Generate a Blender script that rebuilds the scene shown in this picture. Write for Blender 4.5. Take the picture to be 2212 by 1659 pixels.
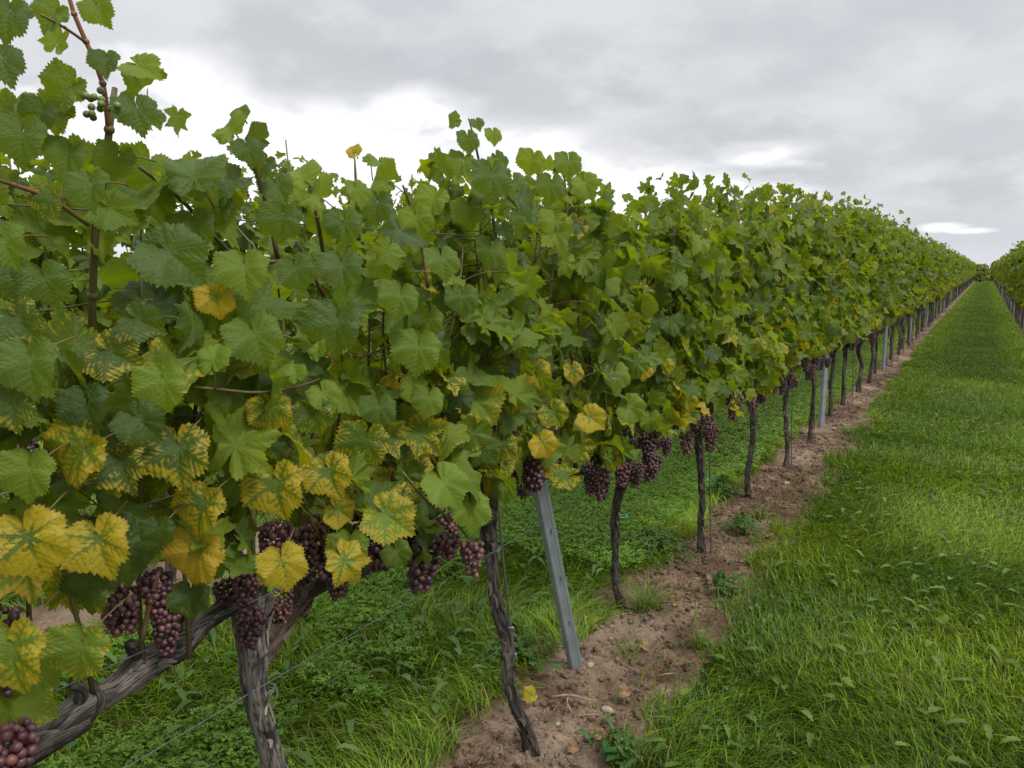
import bpy, math, random
import numpy as np
from mathutils import Matrix, Vector
scene = bpy.context.scene
for o in list(bpy.data.objects): bpy.data.objects.remove(o)

# ------------------------------------------------------------------ camera
W0, H0, F0 = 2212.0, 1659.0, 1671.0
PITCH = math.atan(248 / F0)
AZ = math.atan2(1024, F0 * math.cos(PITCH) + 248 * math.sin(PITCH))
CAM = np.array([0, 0, 1.5])
FW = np.array([-math.sin(AZ) * math.cos(PITCH), math.cos(AZ) * math.cos(PITCH), -math.sin(PITCH)])
RT = np.array([math.cos(AZ), math.sin(AZ), 0.0])
UP = np.cross(RT, FW)
cam = bpy.data.cameras.new('camera'); camo = bpy.data.objects.new('camera', cam)
scene.collection.objects.link(camo)
camo.matrix_world = Matrix([[RT[0], UP[0], -FW[0], 0], [RT[1], UP[1], -FW[1], 0], [RT[2], UP[2], -FW[2], 1.5], [0, 0, 0, 1]])
cam.sensor_width = 36; cam.lens = 36 * F0 / W0; cam.clip_end = 3000; cam.clip_start = 0.05
scene.camera = camo

# ------------------------------------------------------------------ light and sky
scene.view_settings.view_transform = 'Standard'; scene.view_settings.look = 'None'
scene.view_settings.exposure = 0.50; scene.view_settings.gamma = 1
SUN_EL, SUN_AZ = math.radians(52), math.radians(105)      # azimuth clockwise from +Y
sl = bpy.data.lights.new('sun', 'SUN'); sl.energy = 1.5; sl.angle = math.radians(14); sl.color = (1, .97, .92)
so = bpy.data.objects.new('sun', sl); scene.collection.objects.link(so)
sd = Vector((math.sin(SUN_AZ) * math.cos(SUN_EL), math.cos(SUN_AZ) * math.cos(SUN_EL), math.sin(SUN_EL)))
so.rotation_euler = sd.to_track_quat('Z', 'Y').to_euler()


class NT:
    """short-hand for node trees"""
    def __init__(s, tree): s.t = tree
    def n(s, typ, **k):
        nd = s.t.nodes.new(typ)
        for a, b in k.items():
            if a.startswith('i_'):
                key = a[2:]; key = int(key) if key.isdigit() else key.replace('_', ' ')
                s.put(b, nd.inputs[key])
            else: setattr(nd, a, b)
        return nd
    def put(s, v, sock):
        if isinstance(v, bpy.types.NodeSocket): s.t.links.new(v, sock)
        else:
            if isinstance(v, tuple) and len(v) == 3 and sock.type == 'RGBA': v = v + (1,)
            sock.default_value = v
    def m(s, op, a, b=0.0, c=0.0):
        nd = s.t.nodes.new('ShaderNodeMath'); nd.operation = op
        s.put(a, nd.inputs[0]); s.put(b, nd.inputs[1])
        if len(nd.inputs) > 2: s.put(c, nd.inputs[2])
        return nd.outputs[0]
    def sm(s, v, a, b, to0=0.0, to1=1.0):
        nd = s.t.nodes.new('ShaderNodeMapRange'); nd.interpolation_type = 'SMOOTHSTEP'
        for i, x in enumerate((v, a, b, to0, to1)): s.put(x, nd.inputs[i])
        return nd.outputs[0]
    def mix(s, f, a, b, blend='MIX'):
        nd = s.t.nodes.new('ShaderNodeMix'); nd.data_type = 'RGBA'; nd.blend_type = blend
        s.put(f, nd.inputs[0]); s.put(a, nd.inputs[6]); s.put(b, nd.inputs[7])
        return nd.outputs[2]
    def noise(s, vec, scale, detail=3, rough=.55, out=0, dim='3D'):
        nd = s.t.nodes.new('ShaderNodeTexNoise'); nd.noise_dimensions = dim
        if vec is not None: s.put(vec, nd.inputs['Vector'])
        nd.inputs['Scale'].default_value = scale; nd.inputs['Detail'].default_value = detail; nd.inputs['Roughness'].default_value = rough
        return nd.outputs[out]
    def ramp(s, f, stops):
        nd = s.t.nodes.new('ShaderNodeValToRGB'); s.put(f, nd.inputs[0])
        e = nd.color_ramp.elements
        while len(e) < len(stops): e.new(.5)
        for el, (p, c) in zip(e, stops): el.position = p; el.color = c + (1,)
        return nd.outputs[0]


world = bpy.data.worlds.new('World'); scene.world = world; world.use_nodes = True
wt = NT(world.node_tree); world.node_tree.nodes.clear()
wout = wt.n('ShaderNodeOutputWorld')
tc = wt.n('ShaderNodeTexCoord').outputs['Generated']
sky = wt.n('ShaderNodeTexSky', sky_type='NISHITA', sun_disc=False, sun_elevation=SUN_EL, sun_rotation=SUN_AZ)
bg1 = wt.n('ShaderNodeBackground', i_0=sky.outputs[0], i_1=0.06)
sep = wt.n('ShaderNodeSeparateXYZ', i_0=tc)
zz = wt.m('MAXIMUM', sep.outputs[2], 0.0)
# the cloud deck: directions projected on a plane above, flattening towards the horizon
den = wt.m('ADD', zz, .30)
cv = wt.n('ShaderNodeCombineXYZ', i_0=wt.m('DIVIDE', sep.outputs[0], den), i_1=wt.m('DIVIDE', sep.outputs[1], den), i_2=0.0).outputs[0]
n1 = wt.noise(cv, 1.9, 6, .5); n2 = wt.noise(cv, 5.0, 7, .58)
def blob(px, py, rx, ry):
    """soft lobe about the direction of a photo pixel; rx across, ry upward, in radians"""
    d = FW * F0 + RT * (px - W0 / 2) - UP * (py - H0 / 2)
    a0 = math.atan2(d[0], d[1]); e0 = d[2] / np.linalg.norm(d)
    az = wt.m('ARCTAN2', sep.outputs[0], sep.outputs[1])
    nn = wt.m('MULTIPLY', wt.m('SUBTRACT', n2, .5), 2.0)
    u = wt.m('DIVIDE', wt.m('SUBTRACT', az, a0), rx); v = wt.m('DIVIDE', wt.m('SUBTRACT', sep.outputs[2], e0), ry)
    r = wt.m('SQRT', wt.m('ADD', wt.m('MULTIPLY', u, u), wt.m('MULTIPLY', v, v)))
    return wt.sm(wt.m('ADD', r, nn), 1.1, .35)
base = wt.mix(wt.sm(wt.m('MULTIPLY_ADD', n2, .3, wt.m('MULTIPLY', n1, .7)), .40, .62), (.455, .463, .490), (.560, .568, .590))
bright = [blob(430, 190, .10, .05), blob(560, 300, .30, .085), blob(880, 240, .10, .035), blob(800, 390, .34, .09), blob(1130, 330, .14, .035), blob(1640, 335, .075, .022), blob(2030, 492, .030, .006), blob(2085, 499, .028, .004), blob(60, 420, .25, .10), blob(1230, 420, .3, .08)]
bsum = bright[0]
for b in bright[1:]: bsum = wt.m('MAXIMUM', bsum, b)
col = wt.mix(bsum, base, (.84, .845, .855))
dark = [blob(680, 130, .16, .065), blob(620, 170, .08, .04), blob(1150, 190, .16, .05), blob(1500, 305, .17, .035), blob(1680, 375, .05, .012), blob(2120, 395, .05, .03)]
dsum = dark[0]
for b in dark[1:]: dsum = wt.m('MAXIMUM', dsum, b)
col = wt.mix(wt.m('MULTIPLY', dsum, .6), col, (.405, .412, .435))
hz = wt.sm(zz, 0.10, 0.0)
col = wt.mix(wt.m('MULTIPLY', hz, .6), col, (.53, .55, .60))
col = wt.mix(wt.sm(sep.outputs[2], .42, .85), col, (1.25, 1.27, 1.32))   # overcast sky: brighter towards the zenith
col = wt.mix(wt.sm(sep.outputs[2], 0.0, -.02), col, (.06, .08, .04))
bg2 = wt.n('ShaderNodeBackground', i_0=col, i_1=1.0)
mx = wt.n('ShaderNodeMixShader', i_0=.94, i_1=bg1.outputs[0], i_2=bg2.outputs[0])
wt.put(mx.outputs[0], wout.inputs[0])

rng = np.random.default_rng(11)
random.seed(5)
COL = scene.collection


# ------------------------------------------------------------------ helpers
def at(px, py, X):
    """point of the vertical plane x = X seen at a photo position (layout help for real-size objects)"""
    d = FW * F0 + RT * (px - W0 / 2) - UP * (py - H0 / 2)
    return CAM + d * (X / d[0])

def mat(name):
    m = bpy.data.materials.new(name); m.use_nodes = True
    t = m.node_tree; t.nodes.clear(); nt = NT(t)
    out = nt.n('ShaderNodeOutputMaterial'); return m, nt, out

def mesh_np(name, V, quads=None, tris=None, attrs=None, smooth=True, mats=None, matidx=None):
    me = bpy.data.meshes.new(name)
    V = np.asarray(V, dtype=np.float32)
    quads = np.zeros((0, 4), int) if quads is None else np.asarray(quads).reshape(-1, 4)
    tris = np.zeros((0, 3), int) if tris is None else np.asarray(tris).reshape(-1, 3)
    me.vertices.add(len(V)); me.vertices.foreach_set('co', V.ravel())
    nl = len(quads) * 4 + len(tris) * 3
    me.loops.add(nl); me.loops.foreach_set('vertex_index', np.concatenate([quads.ravel(), tris.ravel()]).astype(np.int32))
    npol = len(quads) + len(tris); me.polygons.add(npol)
    st = np.concatenate([np.arange(len(quads)) * 4, len(quads) * 4 + np.arange(len(tris)) * 3]).astype(np.int32)
    me.polygons.foreach_set('loop_start', st)
    me.polygons.foreach_set('use_smooth', np.full(npol, smooth))
    for m in (mats or []): me.materials.append(m)
    if matidx is not None: me.polygons.foreach_set('material_index', np.asarray(matidx, dtype=np.int32))
    for k, a in (attrs or {}).items():
        at_ = me.attributes.new(k, 'FLOAT_VECTOR', 'POINT'); at_.data.foreach_set('vector', np.asarray(a, dtype=np.float32).ravel())
    me.update(calc_edges=True)
    return me

def obj(name, me, m=None, parent=None, label=None):
    o = bpy.data.objects.new(name, me)
    if m is not None and len(me.materials) == 0: me.materials.append(m)
    COL.objects.link(o); o.parent = parent
    if label: o['label'] = label
    return o

def thing(name, label, cat, loc=(0, 0, 0), group=None, rz=0.0):
    o = bpy.data.objects.new(name, None); COL.objects.link(o); o.location = loc; o.rotation_euler = (0, 0, rz)
    o.empty_display_size = .1
    o['label'] = label; o['category'] = cat
    if group: o['group'] = group
    return o

def tag(o, label, cat, group=None):
    o['label'] = label; o['category'] = cat
    if group: o['group'] = group
    return o

class Geo:
    """accumulates several shells that make ONE part"""
    def __init__(s): s.V = []; s.Q = []; s.T = []; s.A = []; s.n = 0
    def add(s, V, Q=None, T=None, A=None):
        V = np.asarray(V, float); s.V.append(V)
        if Q is not None and len(Q): s.Q.append(np.asarray(Q) + s.n)
        if T is not None and len(T): s.T.append(np.asarray(T) + s.n)
        s.A.append(np.zeros((len(V), 3)) if A is None else np.asarray(A, float)); s.n += len(V)
    def mesh(s, name, attr='ba', **k):
        return mesh_np(name, np.concatenate(s.V), np.concatenate(s.Q) if s.Q else None, np.concatenate(s.T) if s.T else None, {attr: np.concatenate(s.A)}, **k)

def lattice(seed, nu, nv):
    return np.random.default_rng(seed).random((nv, nu))

def vnoise(L, u, v):
    """value noise, periodic in u (u in cells)"""
    nv, nu = L.shape
    u0 = np.floor(u).astype(int); v0 = np.floor(v).astype(int); fu = u - u0; fv = v - v0
    fu = fu * fu * (3 - 2 * fu); fv = fv * fv * (3 - 2 * fv)
    a = L[v0 % nv, u0 % nu]; b = L[v0 % nv, (u0 + 1) % nu]; c = L[(v0 + 1) % nv, u0 % nu]; d = L[(v0 + 1) % nv, (u0 + 1) % nu]
    return (a * (1 - fu) + b * fu) * (1 - fv) + (c * (1 - fu) + d * fu) * fv

def catmull(P, step):
    """resample a polyline (k, d) smoothly"""
    P = np.asarray(P, float); out = []
    Q = np.vstack([2 * P[0] - P[1], P, 2 * P[-1] - P[-2]])
    for i in range(1, len(Q) - 2):
        p0, p1, p2, p3 = Q[i - 1:i + 3]
        n = max(2, int(np.linalg.norm((p2 - p1)[:3]) / step))
        t = np.linspace(0, 1, n, endpoint=False)[:, None]
        out.append(.5 * ((2 * p1) + (-p0 + p2) * t + (2 * p0 - 5 * p1 + 4 * p2 - p3) * t ** 2 + (-p0 + 3 * p1 - 3 * p2 + p3) * t ** 3))
    out.append(P[-1:]); return np.vstack(out)

def frames(P):
    T = np.gradient(P, axis=0); T /= np.linalg.norm(T, axis=1)[:, None] + 1e-9
    N = np.zeros_like(P); ref = np.array([1., 0, 0]) if abs(T[0][0]) < .8 else np.array([0, 1., 0])
    n = ref - T[0] * (ref @ T[0]); n /= np.linalg.norm(n)
    for i in range(len(P)):
        n = n - T[i] * (n @ T[i]); n /= np.linalg.norm(n); N[i] = n
    return T, N, np.cross(T, N)

def tube(geo, pts, seg=8, step=.02, bark=0.0, seed=0, cap=True, attr=None):
    """pts: rows x,y,z,r"""
    C = catmull(pts, step); P = C[:, :3]; R = np.maximum(C[:, 3], .0004)
    T, N, B = frames(P)
    s = np.concatenate([[0], np.cumsum(np.linalg.norm(np.diff(P, axis=0), axis=1))])
    a = np.arange(seg) / seg * 2 * np.pi
    A, S = np.meshgrid(a, s)
    rr = np.repeat(R[:, None], seg, 1); ex = np.zeros_like(rr)
    if bark:
        u = A / (2 * np.pi)
        tw = S * .9
        L1 = lattice(seed, 9, 97); L2 = lattice(seed + 1, 22, 211); L3 = lattice(seed + 2, 5, 53); L4 = lattice(seed + 3, 40, 301)
        f1 = vnoise(L1, (u + tw) * 9, S * 16); f2 = vnoise(L2, (u + tw * .9) * 22, S * 38); f3 = vnoise(L3, u * 5, S * 12); f4 = vnoise(L4, (u + tw) * 40, S * 60)
        rid = 1 - np.abs(2 * f2 - 1); rid1 = 1 - np.abs(2 * f1 - 1)
        ex = (rid1 * .55 + rid * .35 + f4 * .25)
        rr = rr * (1 + bark * ((f3 - .5) * 1.3 + (ex - .6) * .9))
    V = P[:, None, :] + rr[..., None] * (np.cos(A)[..., None] * N[:, None, :] + np.sin(A)[..., None] * B[:, None, :])
    n = len(P); V = V.reshape(-1, 3)
    i = np.arange(n - 1)[:, None] * seg + np.arange(seg)[None, :]; j = np.arange(n - 1)[:, None] * seg + (np.arange(seg)[None, :] + 1) % seg
    Q = np.stack([i, j, j + seg, i + seg], -1).reshape(-1, 4)
    if attr is None: At = np.stack([A / (2 * np.pi), S, ex], -1).reshape(-1, 3)
    else: At = np.tile(np.array(attr, float), (len(V), 1))
    Tn = []
    if cap:
        V = np.vstack([V, P[:1], P[-1:]]); At = np.vstack([At, At[:1], At[-1:]])
        k = n * seg
        Tn = [[k, (q + 1) % seg, q] for q in range(seg)] + [[k + 1, (n - 1) * seg + q, (n - 1) * seg + (q + 1) % seg] for q in range(seg)]
    geo.add(V, Q, Tn, At)

def flakes(geo, pts, count, seed, size=.035):
    """loose strips of bark lifting off a trunk"""
    r = np.random.default_rng(seed); C = catmull(pts, .01); P = C[:, :3]; T, N, B = frames(P)
    for _ in range(count):
        i = r.integers(2, len(P) - 6); a = r.random() * 6.28; L = size * (.4 + r.random()); w = .002 + .0045 * r.random()
        d = np.cos(a) * N[i] + np.sin(a) * B[i]; tn = np.cross(T[i], d); t = T[i] * (1 if r.random() < .5 else -1)
        rad = C[i, 3] * 1.03; lift = .004 + .010 * r.random()
        rows = []
        for k, q in enumerate((0, .35, .7, 1)):
            c = P[i] + d * (rad + lift * q ** 2) + t * (L * q) + tn * (.004 * math.sin(q * 4 + a))
            ww = w * (1, 1, .7, .25)[k]
            rows += [c - tn * ww, c + tn * ww + d * .001]
        rows = np.array(rows)
        geo.add(rows, [[0, 1, 3, 2], [2, 3, 5, 4], [4, 5, 7, 6]], None, np.tile([a, q, .9], (8, 1)))


# ------------------------------------------------------------------ materials
def leaf_material(name, detail=True):
    m, t, out = mat(name)
    lc = t.n('ShaderNodeAttribute', attribute_name='lc').outputs['Vector']
    lp = t.n('ShaderNodeAttribute', attribute_name='lp').outputs['Vector']
    s = t.n('ShaderNodeSeparateXYZ', i_0=lc).outputs; q = t.n('ShaderNodeSeparateXYZ', i_0=lp).outputs
    x, y, edge = t.m('ABSOLUTE', s[0]), s[1], s[2]
    yel, rnd, young = q[0], q[1], q[2]
    r = t.m('SQRT', t.m('ADD', t.m('MULTIPLY', x, x), t.m('MULTIPLY', y, y)))
    ang = t.m('ARCTAN2', x, y)
    d = t.m('ABSOLUTE', ang)
    for a in (.93, 1.9, 2.6): d = t.m('MINIMUM', d, t.m('ABSOLUTE', t.m('SUBTRACT', ang, a)))
    qd = t.m('MULTIPLY', r, t.m('SINE', d)); pd = t.m('MULTIPLY', r, t.m('COSINE', d))
    offs = t.n('ShaderNodeCombineXYZ', i_0=t.m('MULTIPLY', rnd, 37.0), i_1=t.m('MULTIPLY', rnd, 91.0), i_2=0.0).outputs[0]
    lv = t.n('ShaderNodeVectorMath', operation='ADD', i_0=lc, i_1=offs).outputs[0]
    nA = t.noise(lv, 3.2, 3, .6)
    main = t.sm(qd, t.m('MULTIPLY_ADD', edge, -.010, .017), .002)
    st = t.m('ABSOLUTE', t.m('SUBTRACT', t.m('FRACT', t.m('SUBTRACT', t.m('MULTIPLY_ADD', pd, 6.3, t.m('MULTIPLY', nA, .9)), t.m('MULTIPLY', qd, 5.0))), .5))
    secd = t.m('MULTIPLY', st, .1)                       # distance to a side vein, in leaf units
    sec = t.m('MULTIPLY', t.sm(secd, .010, .001), t.sm(edge, 1.02, .8))
    veins = t.m('MAXIMUM', main, t.m('MULTIPLY', sec, .30))
    # greens
    g = t.ramp(rnd, [(0.0, (.040, .075, .018)), (.3, (.072, .124, .014)), (.65, (.118, .178, .012)), (1.0, (.185, .240, .014))])
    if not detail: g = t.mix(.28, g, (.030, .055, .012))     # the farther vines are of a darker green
    g = t.mix(t.m('MULTIPLY', t.sm(nA, .35, .75), .35), g, (.12, .18, .035))
    g = t.mix(t.m('MULTIPLY', young, .85), g, (.17, .26, .035))
    g = t.mix(t.m('MULTIPLY', veins, .40), g, (.21, .27, .075))
    # yellowing between the veins, from the margin inwards
    nB = t.noise(lv, 9.0, 3, .6)
    away = t.sm(t.m('MINIMUM', t.m('MULTIPLY', qd, 1.0), t.m('ADD', secd, .028)), .0, .10)
    f = t.m('ADD', t.m('ADD', t.m('MULTIPLY', yel, 1.75), t.m('MULTIPLY', edge, .75)), t.m('MULTIPLY', away, .78))
    f = t.m('ADD', f, t.m('MULTIPLY', t.m('SUBTRACT', nA, .5), 1.6)); f = t.m('ADD', f, t.m('MULTIPLY', t.m('SUBTRACT', nB, .5), 1.1))
    ym = t.m('MULTIPLY', t.sm(f, 1.45, 2.15), t.sm(yel, .02, .12))
    ycol = t.mix(nB, (.33, .27, .016), (.52, .385, .030))
    ycol = t.mix(t.m('MULTIPLY', t.sm(rnd, .6, 1.0), .35), ycol, (.60, .34, .05))
    c = t.mix(ym, g, ycol)
    # brown margins and specks
    br = t.m('MULTIPLY', t.sm(t.m('ADD', edge, t.m('MULTIPLY', nB, .45)), 1.15, 1.27), t.sm(t.m('ADD', yel, t.m('MULTIPLY', rnd, .4)), .55, .9))
    c = t.mix(t.m('MULTIPLY', br, .7), c, (.16, .075, .03))
    nD = t.noise(lv, 5.5, 4, .6); bd = t.m('MULTIPLY', t.sm(nD, .66, .72), t.sm(t.m('ADD', yel, t.m('MULTIPLY', rnd, .25)), .12, .6)); c = t.mix(t.m('MULTIPLY', bd, .75), c, (.17, .085, .03))
    geo = t.n('ShaderNodeNewGeometry')
    cb = t.mix(.4, c, (.13, .17, .055))
    c2 = t.mix(geo.outputs['Backfacing'], c, cb)
    hsv = t.n('ShaderNodeHueSaturation', i_0=.5, i_1=1.25, i_2=2.6, i_3=1.0, i_4=c).outputs[0]
    tr_col = t.mix(.45, hsv, (.48, .52, .02))
    p = t.n('ShaderNodeBsdfPrincipled', i_Base_Color=c2)
    t.put(t.sm(rnd, 0, 1, .45, .62), p.inputs['Roughness']); p.inputs['Specular IOR Level'].default_value = .32
    if detail:
        nC = t.noise(lv, 16.0, 2, .6)
        hgt = t.m('ADD', t.m('MULTIPLY', veins, -.5), t.m('ADD', t.m('MULTIPLY', t.sm(st, .5, 0.0, 1, 0), .22), t.m('MULTIPLY', nC, .6)))
        bp = t.n('ShaderNodeBump', i_Strength=.45, i_Distance=.004, i_Height=hgt)
        t.put(bp.outputs[0], p.inputs['Normal'])
    tl = t.n('ShaderNodeBsdfTranslucent', i_0=tr_col)
    ms = t.n('ShaderNodeMixShader', i_0=.36, i_1=p.outputs[0], i_2=tl.outputs[0])
    t.put(ms.outputs[0], out.inputs[0]); return m

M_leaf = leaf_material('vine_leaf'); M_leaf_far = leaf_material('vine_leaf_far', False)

def simple(name, col, rough=.6, metal=0.0, col2=None, scale=20, bump=0, detail=4, bdist=.002, spec=.5, coords='Object'):
    m, t, out = mat(name)
    p = t.n('ShaderNodeBsdfPrincipled', i_Base_Color=col, i_Roughness=rough, i_Metallic=metal); p.inputs['Specular IOR Level'].default_value = spec
    v = t.n('ShaderNodeTexCoord').outputs[coords]
    nz = t.noise(v, scale, detail, .6)
    if col2: t.put(t.mix(t.sm(nz, .35, .65), col, col2), p.inputs['Base Color'])
    if bump: t.put(t.n('ShaderNodeBump', i_Strength=bump, i_Distance=bdist, i_Height=nz).outputs[0], p.inputs['Normal'])
    t.put(p.outputs[0], out.inputs[0]); return m

def bark_material(name, darkc, lightc, redc):
    m, t, out = mat(name)
    ba = t.n('ShaderNodeAttribute', attribute_name='ba').outputs['Vector']; s = t.n('ShaderNodeSeparateXYZ', i_0=ba).outputs
    a = t.m('MULTIPLY', s[0], 6.28318)
    v = t.n('ShaderNodeCombineXYZ', i_0=t.m('MULTIPLY', t.m('COSINE', a), 1.0), i_1=t.m('MULTIPLY', t.m('SINE', a), 1.0), i_2=t.m('MULTIPLY', s[1], 5.0)).outputs[0]
    n1 = t.noise(v, 7.0, 5, .65); n2 = t.noise(v, 2.0, 4, .6)
    f = t.m('ADD', t.m('MULTIPLY', s[2], .75), t.m('MULTIPLY', t.m('SUBTRACT', n1, .5), 1.5))
    c = t.mix(t.sm(f, .32, .88), darkc, lightc)
    c = t.mix(t.m('MULTIPLY', t.sm(n2, .5, .75), .55), c, redc)
    oc = t.noise(t.n('ShaderNodeTexCoord').outputs['Object'], 30, 3, .6)
    c = t.mix(t.m('MULTIPLY', t.sm(oc, .66, .74), .5), c, (.16, .15, .05))          # specks of lichen
    p = t.n('ShaderNodeBsdfPrincipled', i_Base_Color=c, i_Roughness=.85)
    t.put(t.n('ShaderNodeBump', i_Strength=1.0, i_Distance=.010, i_Height=n1).outputs[0], p.inputs['Normal'])
    t.put(p.outputs[0], out.inputs[0]); return m

M_bark = bark_material('old_bark', (.010, .008, .006), (.15, .125, .10), (.065, .042, .028))
M_bark_near = bark_material('weathered_bark', (.026, .020, .016), (.34, .295, .25), (.13, .088, .06))
M_cane_old = bark_material('cane_bark', (.05, .032, .022), (.20, .14, .095), (.14, .07, .04))
M_shoot = simple('shoot_wood', (.085, .040, .024), .5, 0, (.12, .115, .035), 9, .2)
M_petiole = simple('petiole', (.15, .16, .04), .5, 0, (.17, .075, .04), 6)
M_greenshoot = simple('green_shoot', (.17, .17, .04), .5, 0, (.25, .09, .05), 8)

m, t, out = mat('grape_skin'); M_grape = m
ga = t.n('ShaderNodeAttribute', attribute_name='ba').outputs['Vector']; s = t.n('ShaderNodeSeparateXYZ', i_0=ga).outputs
oi = t.n('ShaderNodeObjectInfo').outputs['Random']
pos = t.n('ShaderNodeTexCoord').outputs['Object']
k = t.m('ADD', t.m('MULTIPLY', s[0], .7), t.m('MULTIPLY', oi, .35))
gc = t.ramp(k, [(0, (.030, .013, .021)), (.4, (.078, .030, .038)), (.75, (.17, .060, .058)), (.9, (.29, .11, .08)), (1.0, (.36, .20, .10))])
bl = t.noise(pos, 90, 3, .6)
gc = t.mix(t.m('MULTIPLY', t.sm(bl, .4, .7), .30), gc, (.22, .17, .21))
p = t.n('ShaderNodeBsdfPrincipled', i_Base_Color=gc, i_Roughness=.42); p.inputs['Subsurface Weight'].default_value = .08; p.inputs['Subsurface Radius'].default_value = (.01, .003, .002)
t.put(p.outputs[0], out.inputs[0])
M_greengrape = simple('unripe_grape', (.14, .19, .05), .4, 0, (.18, .2, .06), 30)

m, t, out = mat('galvanised_steel'); M_galv = m
v = t.n('ShaderNodeTexCoord').outputs['Object']
vo = t.n('ShaderNodeTexVoronoi', i_Scale=26.0); t.put(v, vo.inputs['Vector'])
n1 = t.noise(v, 9, 5, .6); n2 = t.noise(v, 120, 3, .6)
c = t.mix(t.sm(n1, .3, .7), (.20, .235, .25), (.30, .335, .345)); c = t.mix(t.m('MULTIPLY', vo.outputs['Color'], .16), c, (.40, .43, .43))
c = t.mix(t.m('MULTIPLY', t.sm(n2, .62, .7), .4), c, (.12, .13, .13))
p = t.n('ShaderNodeBsdfPrincipled', i_Base_Color=c, i_Roughness=.55, i_Metallic=.35)
t.put(t.n('ShaderNodeBump', i_Strength=.15, i_Distance=.002, i_Height=n1).outputs[0], p.inputs['Normal']); t.put(p.outputs[0], out.inputs[0])
M_slot = simple('dark_slot', (.03, .03, .03), .8)
M_wire = simple('wire', (.16, .18, .18), .5, .5)
M_rod = simple('rod', (.10, .12, .12), .55, .5, (.16, .13, .10), 30)
M_twine = simple('twine', (.10, .42, .36), .7)

m, t, out = mat('soil'); M_soil = m
v = t.n('ShaderNodeTexCoord').outputs['Object']
n1 = t.noise(v, 5, 6, .65); n2 = t.noise(v, 45, 5, .7); n3 = t.noise(v, 1.3, 3, .5)
c = t.mix(t.sm(n1, .35, .68), (.100, .058, .036), (.33, .225, .150)); c = t.mix(t.sm(n2, .38, .62), t.mix(.65, c, (.060, .034, .022)), c)
c = t.mix(t.m('MULTIPLY', t.sm(n3, .5, .7), .5), c, (.42, .32, .23))
sp = t.noise(v, 160, 2, .5); c = t.mix(t.sm(sp, .68, .74), c, (.42, .34, .25))
p = t.n('ShaderNodeBsdfPrincipled', i_Base_Color=c, i_Roughness=.95); p.inputs['Specular IOR Level'].default_value = .2
hh = t.m('ADD', t.m('MULTIPLY', n2, .7), t.m('MULTIPLY', t.noise(v, 140, 3, .6), .35))
t.put(t.n('ShaderNodeBump', i_Strength=1.0, i_Distance=.022, i_Height=hh).outputs[0], p.inputs['Normal']); t.put(p.outputs[0], out.inputs[0])

m, t, out = mat('turf_base'); M_ground = m
v = t.n('ShaderNodeTexCoord').outputs['Object']
n1 = t.noise(v, .7, 4, .6); n2 = t.noise(v, 14, 5, .7); n3 = t.noise(v, 70, 3, .6)
c = t.mix(t.sm(n1, .35, .65), (.022, .036, .008), (.036, .058, .012)); c = t.mix(t.sm(n2, .4, .7), c, (.05, .075, .014)); c = t.mix(t.m('MULTIPLY', t.sm(n3, .5, .7), .35), c, (.05, .04, .02))
p = t.n('ShaderNodeBsdfPrincipled', i_Base_Color=c, i_Roughness=.9); p.inputs['Specular IOR Level'].default_value = .2
t.put(t.n('ShaderNodeBump', i_Strength=1.0, i_Distance=.03, i_Height=t.m('ADD', n2, n3)).outputs[0], p.inputs['Normal']); t.put(p.outputs[0], out.inputs[0])

def attr_col_mat(name, transl=.25, rough=.5):
    m, t, out = mat(name)
    a = t.n('ShaderNodeAttribute', attribute_name='gc').outputs['Vector']
    p = t.n('ShaderNodeBsdfPrincipled', i_Roughness=rough); t.put(a, p.inputs['Base Color']); p.inputs['Specular IOR Level'].default_value = .22
    hs = t.n('ShaderNodeHueSaturation', i_0=.5, i_1=1.1, i_2=1.8, i_3=1.0); t.put(a, hs.inputs[4])
    tl = t.n('ShaderNodeBsdfTranslucent'); t.put(hs.outputs[0], tl.inputs[0])
    t.put(t.n('ShaderNodeMixShader', i_0=transl, i_1=p.outputs[0], i_2=tl.outputs[0]).outputs[0], out.inputs[0]); return m
M_grass = attr_col_mat('grass_blade', .3, .42)
M_stone = simple('stone', (.38, .32, .25), .9, 0, (.28, .22, .16), 40, .5)
M_straw = simple('dry_twig', (.20, .13, .08), .9, 0, (.32, .25, .16), 30)

# ------------------------------------------------------------------ leaf templates
def outline(nt, teeth, lob, seed):
    r = np.random.default_rng(seed)
    phi = np.linspace(-np.pi, np.pi, nt, endpoint=False) + np.pi / nt * .999
    a = np.abs(phi)
    kn = np.array([0, .16, .50, .80, .93, 1.10, 1.45, 1.75, 1.9, 2.05, 2.35, 2.7, 2.95, 3.06, 3.1416])
    v0 = np.array([1.14, .92, .64, .88, 1.06, .84, .58, .78, .90, .78, .64, .76, .58, .34, .10])
    round_ = np.array([1.0, .96, .92, .93, .94, .92, .88, .88, .88, .86, .80, .76, .60, .36, .12])
    R = np.interp(a, kn, v0 * lob + round_ * (1 - lob))
    R = R * (1 + .05 * np.sin(phi * 2 + r.random() * 6) + .07 * np.sin(phi * 1 + r.random() * 6) + .05 * np.sin(phi * 3 + r.random() * 6))
    if teeth:
        tt = ((np.arange(nt) * teeth / nt) + .02) % 1.0
        saw = np.where(tt < .5, tt / .5, (1 - tt) / .5)
        amp = r.uniform(.07, .12) * (.7 + .6 * np.sin(phi * 5 + r.random() * 6) ** 2)
        R = R * (1 - amp * (1 - saw) * (a < 2.95))
    return phi, R

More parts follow.
